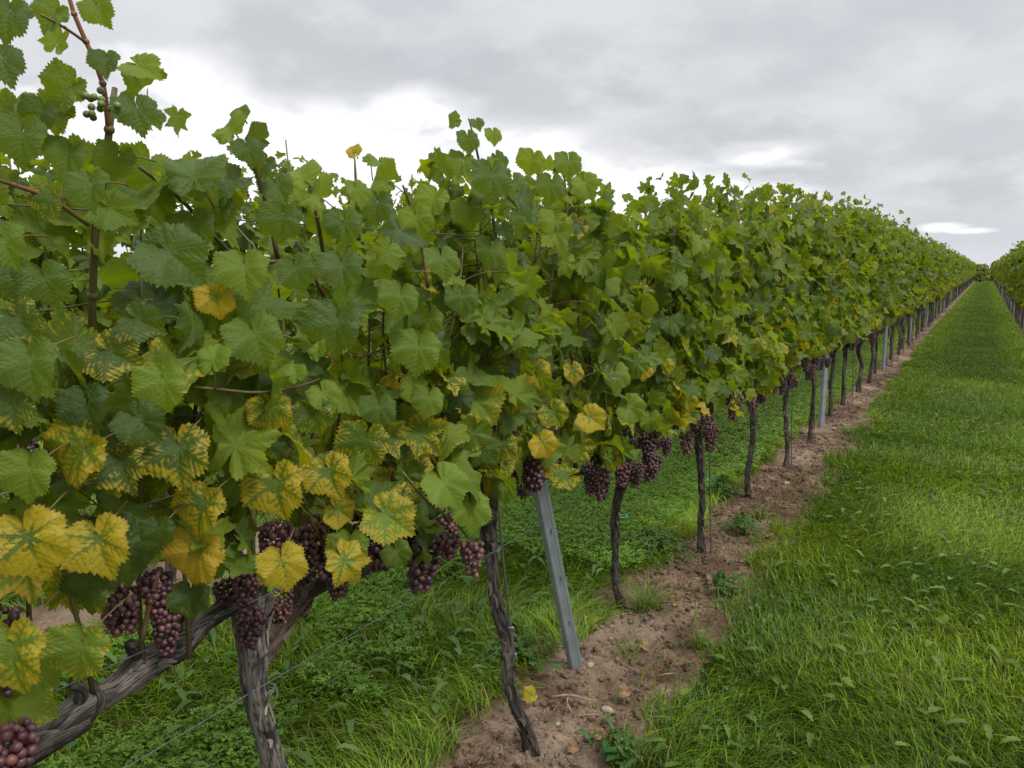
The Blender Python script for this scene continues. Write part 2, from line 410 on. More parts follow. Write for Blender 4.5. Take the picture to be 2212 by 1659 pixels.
def make_template(nt, rings, teeth, seed):
    r = np.random.default_rng(seed); lob = r.choice([.35, .8, 1.0, 1.35]) * r.uniform(.75, 1.12) * (1 if teeth else .55)
    phi, R = outline(nt, teeth, lob, seed)
    V = [np.zeros(3)]; C = [np.zeros(3)]
    fold = r.choice([.05, .2, .45, .8]) * r.uniform(.6, 1.2); droop = r.choice([0, .25, .5, .8]) * r.uniform(.6, 1.2); rip = r.uniform(.03, .12); cup = r.uniform(-.35, .35)
    ph = r.random(6) * 6.28; curl = r.uniform(-.45, .5); side = r.uniform(-.25, .25); edgec = r.uniform(-.35, .35)
    for t_ in rings:
        x = np.sin(phi) * R * t_; y = np.cos(phi) * R * t_; rr = np.hypot(x, y)
        z = fold * np.abs(x) * .8 - droop * np.maximum(y, 0) ** 2 - cup * rr ** 2
        z = z + rip * rr * np.sin(6 * phi + ph[0]) + .6 * rip * t_ ** 3 * np.sin(13 * phi + ph[1]) + .03 * np.sin(9 * x + ph[2]) * np.sin(8 * y + ph[3])
        z = z + edgec * np.maximum(0, t_ - .55) ** 1.5 * np.sin(phi * 1.5 + ph[5]) + curl * t_ ** 4 * np.sin(2 * phi + ph[4]) * .5 + side * x
        # pleats along the main veins
        a = np.abs(phi); dv = np.min([np.abs(a - q) for q in (0, .93, 1.9, 2.6)], axis=0); z = z + .055 * rr * dv
        V += list(np.stack([x, y, z], 1)); C += list(np.stack([x, y, np.full_like(x, t_)], 1))
    V = np.array(V); C = np.array(C); k = len(rings)
    i = np.arange(nt); j = (i + 1) % nt
    gap = i != nt - 1                                    # petiole sinus stays open
    i, j = i[gap], j[gap]
    T = np.stack([np.zeros_like(i), 1 + i, 1 + j], 1)[:, ::-1]
    Q = []
    for q in range(k - 1):
        a = 1 + q * nt; b = a + nt
        Q.append(np.stack([a + i, b + i, b + j, a + j], 1)[:, ::-1])
    Q = np.concatenate(Q) if Q else np.zeros((0, 4), int)
    # winding: make the upper face look to +z
    v0, v1, v2 = V[T[0]]
    if np.cross(v1 - v0, v2 - v0)[2] < 0: T = T[:, ::-1]; Q = Q[:, ::-1]
    return V, C, Q, T

TPL = {
    'hi': [make_template(88, (.3, .6, .84, 1.0), 44, s) for s in range(100, 124)],
    'mid': [make_template(44, (.5, 1.0), 22, s) for s in range(200, 212)],
    'low': [make_template(18, (.55, 1.0), 0, s) for s in range(300, 308)],
    'far': [make_template(8, (1.0,), 0, s) for s in range(400, 406)],
}

def leaves_mesh(name, lod, Pos, Tip, Nor, Size, LP, M):
    """one mesh of many leaves; Pos is the petiole point, LP = yellow, random, young"""
    tpl = TPL[lod]; Pos, Tip, Nor = map(lambda a: np.asarray(a, float), (Pos, Tip, Nor)); Size = np.asarray(Size); LP = np.asarray(LP)
    Nor = Nor / np.linalg.norm(Nor, axis=1)[:, None]
    Tip = Tip - Nor * np.sum(Tip * Nor, 1)[:, None]; Tip = Tip / (np.linalg.norm(Tip, axis=1)[:, None] + 1e-9)
    Lat = np.cross(Tip, Nor)
    g = Geo(); allC = []; allP = []
    ch = np.random.default_rng(len(Pos) + 7).integers(0, len(tpl), len(Pos))
    for k in range(len(tpl)):
        w = np.where(ch == k)[0]
        if not len(w): continue
        V, C, Q, T = tpl[k]; n = len(V)
        S = Size[w][:, None, None]
        P = Pos[w][:, None, :] + S * (V[None, :, 0:1] * Lat[w][:, None, :] + V[None, :, 1:2] * Tip[w][:, None, :] + V[None, :, 2:3] * Nor[w][:, None, :])
        off = (np.arange(len(w)) * n)[:, None, None]
        g.add(P.reshape(-1, 3), (Q[None] + off).reshape(-1, 4), (T[None] + off).reshape(-1, 3))
        allC.append(np.tile(C, (len(w), 1))); allP.append(np.repeat(LP[w], n, axis=0))
    return mesh_np(name, np.concatenate(g.V), np.concatenate(g.Q) if g.Q else None, np.concatenate(g.T), {'lc': np.concatenate(allC), 'lp': np.concatenate(allP)}, mats=[M])

# ------------------------------------------------------------------ grapes
def ico(sub):
    import bmesh
    bm = bmesh.new(); bmesh.ops.create_icosphere(bm, subdivisions=sub, radius=1)
    V = np.array([v.co[:] for v in bm.verts]); T = np.array([[v.index for v in f.verts] for f in bm.faces]); bm.free(); return V, T
ICO = {k: ico(k) for k in (1, 2, 3)}

def bunch_mesh(seed, n, sub, L=.125, wid=.043, br=.0072, tint=(0, 1)):
    """hanging bunch, its stalk at the origin"""
    r = np.random.default_rng(seed); pts = []; tries = 0
    shoulder = r.uniform(-.6, .6)
    while len(pts) < n and tries < n * 60:
        tries += 1
        h = r.random() ** .85; a = r.random() * 6.28
        prof = wid * (1.05 - .62 * h ** 1.4) * min(1, .45 + h * 5) * (1 + .22 * math.sin(a + shoulder) * (1 - h)) * r.choice([1, 1, 1, .55])
        p = np.array([math.cos(a) * prof, math.sin(a) * prof, -.012 - L * h])
        if all(np.linalg.norm(p - q) > br * 1.62 for q in pts): pts.append(p)
    V0, T0 = ICO[sub]; g = Geo()
    for p in pts:
        rr = br * r.uniform(.78, 1.16); sc = np.array([1, 1, r.uniform(1.0, 1.1)]) * rr
        c = np.clip(r.normal(.42, .26) + r.uniform(-.05, .05), *tint)
        g.add(p + V0 * sc, None, T0, np.tile([c, r.random(), 0], (len(V0), 1)))
    me = g.mesh('grape_bunch', mats=[M_grape, M_petiole]); nt = len(me.polygons)
    return me
BUNCH_HI = [bunch_mesh(s, 92, 2, L=.10 + .03 * (s % 3) / 2, wid=.031 + .006 * (s % 2)) for s in range(6)]
BUNCH_PINK = [bunch_mesh(40, 42, 3, L=.085, wid=.026, tint=(.6, 1)), bunch_mesh(41, 34, 3, L=.062, wid=.026, tint=(.75, 1))]
BUNCH_LO = [bunch_mesh(s, 60, 1, L=.12, wid=.045, br=.0095) for s in (20, 21, 22)]
def lump_bunch(seed):
    """one bunch of a distant vine, a few pixels high"""
    r = np.random.default_rng(seed); V0, T0 = ICO[1]; g = Geo()
    for q in range(8):
        g.add(np.array([r.normal(0, .016), r.normal(0, .016), -q * .013]) + V0 * .022, None, T0, np.tile([r.random() * .6, 0, 0], (len(V0), 1)))
    return g.mesh('grape_bunch', mats=[M_grape])
BUNCH_FAR = [lump_bunch(s) for s in range(3)]

RX = -1.2
# ------------------------------------------------------------------ canopy
TOPY = [-1.5, .0, .60, .72, .85, .98, 1.12, 1.35, 1.5, 1.7, 1.82, 1.95, 2.3, 2.75, 3.3, 4.2, 5.5, 7, 12, 200]
TOPZ = [1.9, 1.95, 1.95, 1.88, 1.84, 1.72, 1.66, 1.70, 1.68, 1.78, 1.88, 1.80, 1.85, 1.76, 1.88, 1.93, 2.0, 2.06, 2.08, 2.1]
def top_z(y): return float(np.interp(y, TOPY, TOPZ))

def make_leaf_set(r, y0, half, ztop, nshoot, lat, size=(.052, .084), thick=.12, zlow=.74, dens=None, yellow=1.0, shootgeo=None, petgeo=None, ylow=.38, lod_near=False):
    """positions of the leaves of one vine: along each shoot a leaf at every node, plus side leaves"""
    Pos, Tip, Nor, Size, LP = [], [], [], [], []
    shoots = []
    for k in range(nshoot):
        yy = y0 - half + (k + r.uniform(.2, .8)) / nshoot * 2 * half
        zt = ztop(yy) - r.uniform(.02, .14) if r.random() < .8 else ztop(yy) + r.uniform(-.02, .08)
        x0 = r.normal(0, .02); z0 = r.uniform(.78, .86); x1 = r.normal(0, .06); y1 = yy + r.normal(0, .09)
        n = int((zt - z0) / .082); P = []
        for q in range(n + 1):
            u = q / max(n, 1)
            P.append([x0 + (x1 - x0) * u + .02 * math.sin(u * 7 + k), yy + (y1 - yy) * u + .015 * math.sin(u * 9 + k * 2), z0 + (zt - z0) * u])
        P = np.array(P); shoots.append(P)
        for q in range(1, n + 1):
            reps = 1 + (r.random() < lat) + (r.random() < lat * .6) + (r.random() < lat * .35)
            u = q / n
            for _ in range(reps):
                side = 1 if r.random() < .5 else -1
                if dens is not None and r.random() > dens(P[q][1], P[q][2]): continue
                node = P[q]
                out = side * abs(r.normal(.09, .05)); z = node[2] + r.normal(0, .05); y = node[1] + r.normal(0, .07)
                pp = np.array([node[0] + out * (1 - .35 * u) * thick / .12, y, min(z, ztop(y) + .02)])
                if lod_near:
                    wx = -(RX + pp[0]); kk = 1.2 / wx
                    if y * kk < 2.7 and 1.5 + (pp[2] - 1.5) * kk > top_z(y * kk) - (.03 if y < 1.5 else -.04): continue
                if pp[2] < zlow + r.uniform(-.05, .06): continue
                tilt = r.uniform(.0, 1.0); azm = r.normal(0, .75)
                nn = np.array([side * math.cos(azm) * math.cos(tilt), math.sin(azm) * math.cos(tilt), math.sin(tilt) + .1])
                rot = r.normal(0, .6) + (math.pi * (r.random() < .08))
                if u > .93 and r.random() < .5: rot = r.uniform(-3, 3)
                dn = np.array([0, 0, -1.0]); lt = np.cross(nn, dn); lt /= np.linalg.norm(lt) + 1e-6
                tp = dn * math.cos(rot) + lt * math.sin(rot)
                s = r.uniform(*size) * (1 - .45 * max(0, u - .8) / .2) * (1.0 if _ == 0 else .82)
                low = max(0, 1 - (pp[2] - zlow) / ylow)
                ye = 0.0
                if r.random() < (.12 + .6 * low) * yellow: ye = np.clip(r.beta(1.6, 2.0) * (.5 + .6 * low), 0, .85)
                elif r.random() < .025: ye = r.uniform(.4, .7)
                yg = max(0, u - .8) * 1.2 * r.random() if r.random() < .6 else (r.random() ** 3 * .8 if r.random() < .25 else 0)
                Pos.append(pp); Tip.append(tp); Nor.append(nn); Size.append(s); LP.append([ye, r.random(), min(yg, 1)])
                if petgeo is not None and node[2] < 1.6:
                    mid = (node + pp) / 2 + np.array([0, 0, .012])
                    tube(petgeo, [[*node, .0016], [*mid, .0014], [*pp, .0013]], seg=5, step=.02, cap=False, attr=(0, 0, 0))
    return Pos, Tip, Nor, Size, LP, shoots

GROUP_L = 'vines of the row beside the grass path'
GROUP_R = 'vines of the row at the right edge'
GROUP_B = 'vines of the second row behind'
bunch_n = 0
def hang(parent, me, loc, s=1.0, rz=0.0, stalk=True):
    o = obj('grape_bunch', me, None, parent); o.location = loc; o.rotation_euler = (random.uniform(-.12, .12), random.uniform(-.12, .12), rz); o.scale = (s,) * 3
    return o

# near vines, modelled one by one ------------------------------------------------
def r3(p, r): return [p[0], p[1], p[2], r]
def trunk_obj(parent, base, pts, seed, seg=44, step=.008, nfl=60, name='trunk'):
    g = Geo(); P = [[a[0] - base[0], a[1] - base[1], a[2], a[3]] for a in pts]
    tube(g, P, seg=seg, step=step, bark=.58, seed=seed)
    if nfl: flakes(g, P, int(nfl * 2.5), seed)
    return obj(name, g.mesh(name), M_bark_near if seed < 30 else M_bark, parent)

NEAR = []
def near_vine(idx, label, base, trunk, arms, yc, half, nshoot, lat, lod, bunches, dens=None, shoot_part=True, nfl=60, seg=44, step=.008, yellow=1.0):
    r = np.random.default_rng(900 + idx); t_ = thing('grapevine', label, 'grapevine', (base[0], base[1], 0), GROUP_L); NEAR.append(t_)
    trunk_obj(t_, base, trunk, idx * 17 + 3, seg=seg, step=step, nfl=nfl)
    for j, arm in enumerate(arms): 
        g = Geo(); P = [[a[0] - base[0], a[1] - base[1], a[2], a[3]] for a in arm[0]]
        tube(g, P, seg=max(16, seg * 3 // 4), step=step, bark=.38 if arm[1] is M_bark else .16, seed=idx * 31 + j)
        if nfl: flakes(g, P, nfl // 2, idx + 70 + j, .03)
        for q in range(5 if arm[1] is M_bark else 3):                             # pruning spurs
            c = P[min(len(P) - 1, 1 + q * (len(P) - 1) // 5)]; c = np.array(c)
            tube(g, [[c[0], c[1], c[2], c[3] * .6], [c[0] + r.normal(0, .012), c[1] + r.normal(0, .015), c[2] + c[3] + .018, .009], [c[0] + r.normal(0, .014), c[1] + r.normal(0, .02), c[2] + c[3] + .035, .007]], seg=12, step=.006, bark=.3, seed=q + idx)
        obj('cordon', g.mesh('cordon'), M_bark_near if arm[1] is M_bark and idx < 2 else arm[1], t_)
    pg = Geo()
    Pos, Tip, Nor, Size, LP, shoots = make_leaf_set(r, yc, half, top_z, nshoot, lat, size=(.052, .084) if idx < 2 else (.054, .084), ylow=.6 if idx < 3 else .38, lod_near=idx < 4, dens=dens, petgeo=pg if shoot_part else None, yellow=yellow)
    Pos = np.array(Pos) + [RX - base[0], -base[1], 0]
    obj('foliage', leaves_mesh('foliage', lod, Pos, Tip, Nor, Size, LP, M_leaf if lod != 'low' else M_leaf_far), None, t_)
    for k, P in enumerate(shoots):
        if idx < 2: P = P[P[:, 2] < 1.56]
        elif idx < 8: P = P[[p_[2] < top_z(p_[1]) - .13 for p_ in P]]
        g = Geo(); Q = P + [RX - base[0], -base[1], 0]; n = len(Q)
        tube(g, [[*p, .0045 * (1 - .6 * q / n)] for q, p in enumerate(Q)], seg=8, step=.03, attr=(0, 0, 0))
        for q, p in enumerate(Q[1:-1]):                                           # swollen nodes
            V0, T0 = ICO[1]; g.add(p + V0 * [.0062, .0062, .005], None, T0)
        obj('shoot', g.mesh('shoot'), M_shoot, t_)
    if pg.n and shoot_part:
        me = pg.mesh('petioles'); o = obj('leaf_stalks', me, M_petiole, t_); o.location = (RX - base[0], -base[1], 0); o['kind'] = 'stuff'
    for (p, s, kind) in bunches:
        me = BUNCH_PINK[kind - 10] if kind >= 10 else (BUNCH_HI[kind] if lod != 'mid2' else BUNCH_LO[kind % 3])
        hang(t_, me, (p[0] - base[0], p[1] - base[1], p[2]), s, r.random() * 6)
    return t_

def A(px, py, X=RX): return at(px, py, X)
def sparse(y, z):
    d = 1.0
    if y < 1.6 and z > 1.42: d *= .36
    if y < 1.45 and z > 1.62: d *= .8
    if z < 1.0 and y < 2.2: d *= .42
    if z < .92 and y < 1.35: d *= .15
    return d

# vine 0: stands just out of frame at the left, its canopy fills the left edge
b0 = (-1.2, .12)
near_vine(0, 'grapevine nearest the camera with big yellow mottled leaves at the lower left corner', b0,
    [[-1.2, .12, -.02, .04], [-1.19, .1, .3, .034], [-1.2, .08, .6, .032], [-1.2, .06, .76, .036]],
    [([r3((-1.2, .06, .74), .03), r3((-1.2, .25, .72), .025), r3(A(-60, 1690), .024), r3(A(70, 1620, -1.19), .020), r3(A(190, 1560, -1.19), .012)], M_bark),
     ([r3((-1.2, .06, .74), .03), r3((-1.2, -.2, .8), .022), r3((-1.2, -.42, .79), .018)], M_bark)],
    .12, .42, 9, 1.6, 'hi', [(A(10, 1560, -1.08), 1.0, 0), (A(-60, 1600, -1.1), 1.0, 1), (A(8, 1300, -1.12), .9, 2)], dens=sparse)
# vine 1: the big trunk at the bottom
b1 = (-1.19, 1.17)
t1 = near_vine(1, 'thick gnarled grapevine with forked grey cordon at the bottom left of the photo', b1,
    [[-1.19, 1.17, -.03, .032], [-1.18, 1.13, .2, .023], r3(A(604, 1680, -1.19), .021), r3(A(568, 1560, -1.19), .020), r3(A(545, 1470, -1.19), .023), r3(A(548, 1410, -1.19), .026)],
    [([r3(A(548, 1440, -1.19), .028), r3(A(530, 1360, -1.2), .024), r3(A(515, 1305), .024), r3(A(440, 1345), .019), r3(A(392, 1398), .020), r3(A(310, 1435), .025), r3(A(240, 1490), .020), r3(A(160, 1535), .021), r3(A(85, 1600), .016)], M_bark),
     ([r3(A(560, 1435, -1.19), .018), r3(A(602, 1370), .016), r3(A(635, 1310), .019), r3(A(672, 1275), .017), r3(A(730, 1248), .015), r3(A(800, 1228), .013), r3(A(840, 1212), .013)], M_cane_old),
     ([r3(A(548, 1430, -1.19), .024), r3(A(556, 1340, -1.21), .022), r3(A(565, 1285, -1.21), .018)], M_bark)],
    .98, .46, 11, 1.7, 'hi',
    [(A(540, 1308, -1.13), .78, 0), (A(535, 1205, -1.13), .72, 1), (A(328, 1228, -1.13), .72, 2), (A(258, 1262, -1.16), .78, 3), (A(352, 1305, -1.13), .68, 4),
     (A(598, 1120, -1.16), .9, 3), (A(690, 1110, -1.14), 1.0, 5), (A(715, 1170, -1.14), .9, 2), (A(650, 1130, -1.15), .8, 4), (A(490, 1250, -1.2), .6, 1), (A(660, 1255, -1.24), .7, 0), (A(515, 1120, -1.12), .5, 2), (A(600, 1270, -1.2), .6, 5)], dens=sparse)
# vine 2
b2 = (-1.07, 1.90)
t2 = near_vine(2, 'grapevine with twisting dark trunk left of the leaning steel post, fallen leaf at its foot', b2,
    [[-1.07, 1.91, -.03, .025], r3(A(1140, 1590, -1.08), .019), r3(A(1100, 1480, -1.12), .0155), r3(A(1094, 1380, -1.15), .018), r3(A(1066, 1280, -1.18), .0155), r3(A(1060, 1180, -1.2), .017), r3(A(1052, 1095), .028), r3(A(1048, 1060), .034)],
    [([r3(A(1052, 1120), .028), r3(A(1020, 1050), .036), r3(A(1040, 1035), .030), r3(A(1090, 1050), .018), r3(A(1140, 1062), .013), r3(A(1175, 1030), .011)], M_bark),
     ([r3(A(1048, 1100), .022), r3(A(1000, 1110), .016), r3(A(930, 1150), .022), r3(A(890, 1165), .026), r3(A(850, 1185), .018)], M_bark)],
    1.85, .45, 12, 1.9, 'hi',
    [(A(915, 1160, -1.13), 1.15, 1), (A(968, 1145, -1.08), 1.0, 11), (A(1022, 1160, -1.06), 1.0, 10), (A(820, 1045, -1.14), 1.0, 3), (A(790, 1070, -1.12), 1.2, 4), (A(900, 1072, -1.16), .9, 2), (A(955, 1060, -1.2), 1.0, 5),
     (A(830, 1130, -1.18), 1.0, 0), (A(1145, 965, -1.10), 1.15, 0), (A(1055, 920, -1.14), 1.1, 1), (A(1120, 905, -1.16), 1.0, 2), (A(1115, 960, -1.16), 1.0, 3), (A(1180, 930, -1.2), .9, 5)], dens=sparse)

def std_vine(idx, label, y, x=RX, lean=0.0, lod='mid', nshoot=12, lat=2.2, top=.74, nb=12, nfl=40, z_top_lean=0.0):
    r = np.random.default_rng(idx * 7 + 1)
    b = (x, y); yt = y - lean
    tr = [[x, y, -.03, .022], [x + r.normal(0, .014), y - lean * .25 + r.normal(0, .02), .15, .016], [x + r.normal(0, .014), y - lean * .4 + r.normal(0, .02), .32, .0145], [x - .01 + r.normal(0, .012), y - lean * .65 + r.normal(0, .015), .52, .0155], [RX + r.normal(0, .01), yt, top - .06, .021], [RX, yt, top + .02, .031]]
    arms = [([[RX, yt, top - .02, .024], [RX, yt + .12, top + .05, .016], [RX, yt + .3, top + .03, .012], [RX, yt + .46, top + .04, .009]], M_bark),
            ([[RX, yt, top - .02, .024], [RX, yt - .12, top + .05, .017], [RX, yt - .3, top + .03, .013], [RX, yt - .46, top + .04, .009]], M_bark)]
    bs = [((RX + r.uniform(.02, .12) * (1 if q % 4 else -1), yt + r.uniform(-.45, .45), r.uniform(.74, .90)), r.uniform(.7, 1.0), int(r.integers(0, 6))) for q in range(max(4, nb - 2))]
    return near_vine(idx, label, b, tr, arms, yt, .49, nshoot, lat, lod, bs, dens=sparse, shoot_part=False, nfl=nfl, seg=36, step=.01)
std_vine(3, 'grapevine right of the leaning galvanised post, turquoise twine around its trunk', 3.03, -1.25, .18, 'hi', nb=14)
std_vine(4, 'slim straight grapevine with a dark rod and low turquoise tie, dark weeds to its left', 3.88, -1.17, .10)
std_vine(5, 'grapevine with wavy trunk next beyond the slim rod-backed one, pinkish bunch at its head', 4.96, -1.2, .02)
std_vine(6, 'grapevine with straight dark trunk, second one before the second steel post', 5.86, -1.17, -.06)
std_vine(7, 'slender grapevine with trunk just left of the second steel post', 6.78, -1.17, -.06)

# shared sets for the rest -----------------------------------------------------------
def pool_set(lod, seeds, nshoot, lat, size, M, top, thick=.14, zlow=.76):
    out = []
    for s in seeds:
        r = np.random.default_rng(s)
        Pos, Tip, Nor, Size, LP, sh = make_leaf_set(r, 0, .5, lambda y: top + .07 * math.sin(y * 9 + s) + .04 * math.sin(y * 23 + s), nshoot, lat, size=size, thick=thick, zlow=zlow, yellow=1.0)
        g = Geo()
        for P in sh[::2] if lod != 'far' else sh[::4]: tube(g, [[*p, .004] for p in P[[0, len(P) // 2, -1]]], seg=5, step=.2, attr=(0, 0, 0))
        out.append((leaves_mesh('foliage', lod, Pos, Tip, Nor, Size, LP, M), g.mesh('shoot', mats=[M_shoot])))
    return out
P_MID = pool_set('mid', (51, 52, 53, 54), 12, 2.0, (.054, .086), M_leaf, 2.04)
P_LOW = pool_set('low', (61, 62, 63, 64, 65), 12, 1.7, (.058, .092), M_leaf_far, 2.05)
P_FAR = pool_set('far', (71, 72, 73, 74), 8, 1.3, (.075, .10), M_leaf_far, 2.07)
def pool_trunk(seed, seg, step):
    r = np.random.default_rng(seed); g = Geo(); 
    P = [[0, 0, -.03, .026], [r.normal(0, .014), r.normal(0, .02), .18, .019], [r.normal(0, .014), r.normal(0, .02), .36, .0175], [r.normal(0, .014), r.normal(0, .02), .54, .018], [0, 0, .72, .028], [0, 0, .78, .024]]
    tube(g, P, seg=seg, step=step, bark=.4, seed=seed)
    g2 = Geo()
    for s in (1, -1): tube(g2, [[0, 0, .70, .024], [0, .12 * s, .80, .016], [0, .3 * s, .79, .012], [0, .48 * s, .80, .009]], seg=max(6, seg // 2), step=step * 2, bark=.3, seed=seed + 9)
    return g.mesh('trunk', mats=[M_bark]), g2.mesh('cordon', mats=[M_bark])
T_MID = [pool_trunk(s, 20, .02) for s in range(4)]; T_FAR = [pool_trunk(s, 7, .2) for s in range(10, 13)]

def build_pool_vine(label, group, x, y, tier, i, scale_z=1.0):
    t_ = thing('grapevine', label, 'grapevine', (x, y, 0), group, rz=math.pi * ((i * 7 + 3) % 2) + random.uniform(-.03, .03))
    fol, tr = {'mid': (P_MID, T_MID), 'low': (P_LOW, T_MID), 'far': (P_FAR, T_FAR)}[tier]
    f, sh = fol[(i * 3 + i // 5) % len(fol)]; tk, cd = tr[(i * 5 + i // 3) % len(tr)]
    a = obj('foliage', f, None, t_); a.scale = (random.uniform(.85, 1.2), random.uniform(1.0, 1.08), scale_z * random.uniform(.95, 1.045))
    b = obj('trunk', tk, None, t_); b.scale = (random.uniform(.85, 1.25),) * 2 + (1,); b.rotation_euler = (random.uniform(-.06, .06), random.uniform(-.05, .05), 0)
    if tier != 'far':
        obj('cordon', cd, None, t_); obj('shoot', sh, None, t_)
        for q in range(9 if tier == 'mid' else 7):
            hang(t_, BUNCH_LO[(i + q) % 3], (random.choice((-1, 1)) * random.uniform(.02, .13), random.uniform(-.45, .45), random.uniform(.75, .90)), random.uniform(.75, 1.0), random.random() * 6)
    else:
        for q in range(5): hang(t_, BUNCH_FAR[(i + q) % 3], (random.uniform(-.12, .12), random.uniform(-.48, .48), random.uniform(.76, .92)), 1.0, random.random() * 6)
    return t_

ORD = ['first', 'second', 'third', 'fourth', 'fifth', 'sixth', 'seventh', 'eighth', 'ninth', 'tenth', 'eleventh', 'twelfth', 'thirteenth', 'fourteenth', 'fifteenth']
ys = [8.12, 8.95, 9.95, 11.0, 11.85] + [12.95 + .98 * k for k in range(94)]
for i, y in enumerate(ys):
    if y > 104: break
    tier = 'mid' if y < 10.5 else ('low' if y < 32 else 'far')
    if i < 5: lab = 'leafy grapevine, %s trunk past the second steel post in the row left of the path' % ORD[i]
    elif i < 20: lab = 'leafy grapevine, %s trunk past the third steel post in the row left of the path' % ORD[i - 5]
    else: lab = 'small distant grapevine far along the row left of the grass path'
    build_pool_vine(lab, GROUP_L if i < 20 else 'far vines of the row left of the path', RX + random.uniform(-.03, .03), y + random.uniform(-.04, .04), tier, i)
# right-hand row
RRX = .86
for i in range(96):
    y = 12.2 + .98 * i
    if y > 106: break
    tier = 'low' if y < 34 else 'far'
    lab = ('grapevine at the right edge of the photo, %s of its row from the frame edge' % ORD[i - 4]) if 4 <= i < 12 else ('small distant grapevine far along the row right of the grass path' if i >= 12 else 'grapevine of the right-hand row just past the frame edge')
    build_pool_vine(lab, GROUP_R if i >= 12 else 'near vines of the right row', RRX + random.uniform(-.03, .03), y, tier, i + 2)
# second row behind
for i in range(34):
    y = .15 + .98 * i
    tier = 'mid' if y < 8 else 'low'
    px = i
    lab = ('second-row grapevine seen through gaps in the front row, %s from the left' % ORD[i]) if i < 8 else 'grapevine of the second row hidden behind the front row, only leaves showing'
    build_pool_vine(lab, GROUP_B if i < 8 else 'hidden vines of the second row', -3.2 + random.uniform(-.03, .03), y, tier, i + 5, scale_z=.97)

# ------------------------------------------------------------------ single leaves that stand out
def hero(parent, px, py, w, ang, yel, X=-.97, rnd=None, young=0.0, tiltx=0.0, tilty=0.0, label=None, lob=None, flip=False):
    """leaf with its petiole point at a photo position, w = width there in photo px, ang = tip turned clockwise from down"""
    p = at(px, py, X); Z = (p - CAM) @ FW
    size = w / F0 * Z / 1.95
    n = -FW.copy() * 1.0 + RT * tiltx + UP * (.28 + tilty)
    a = math.radians(ang); tip = -UP * math.cos(a) - RT * math.sin(a)
    if flip: n = -n
    loc = np.array(parent.location)
    rnd = random.random() if rnd is None else rnd
    me = leaves_mesh('leaf', 'hi', [p - loc], [tip], [n], [size], [[yel, rnd, young]], M_leaf) if lob is None else None
    if me is None:
        sv = TPL['hi']; TPL['hi'] = [sv[lob]]; me = leaves_mesh('leaf', 'hi', [p - loc], [tip], [n], [size], [[yel, rnd, young]], M_leaf); TPL['hi'] = sv
    o = obj('leaf', me, None, parent, label)
    # its stalk, running back into the canopy
    g = Geo(); q = p - loc; back = -tip * size * (.75 if py > 330 else .4) + FW * (.10 if py > 330 else .02)
    tube(g, [[*q, .0011], [*(q + back * .5 + [0, 0, .004]), .0012], [*(q + back), .0014]], seg=6, step=.02, attr=(0, 0, 0))
    obj('leaf_stalk', g.mesh('leaf_stalk'), M_petiole, o)
    return o

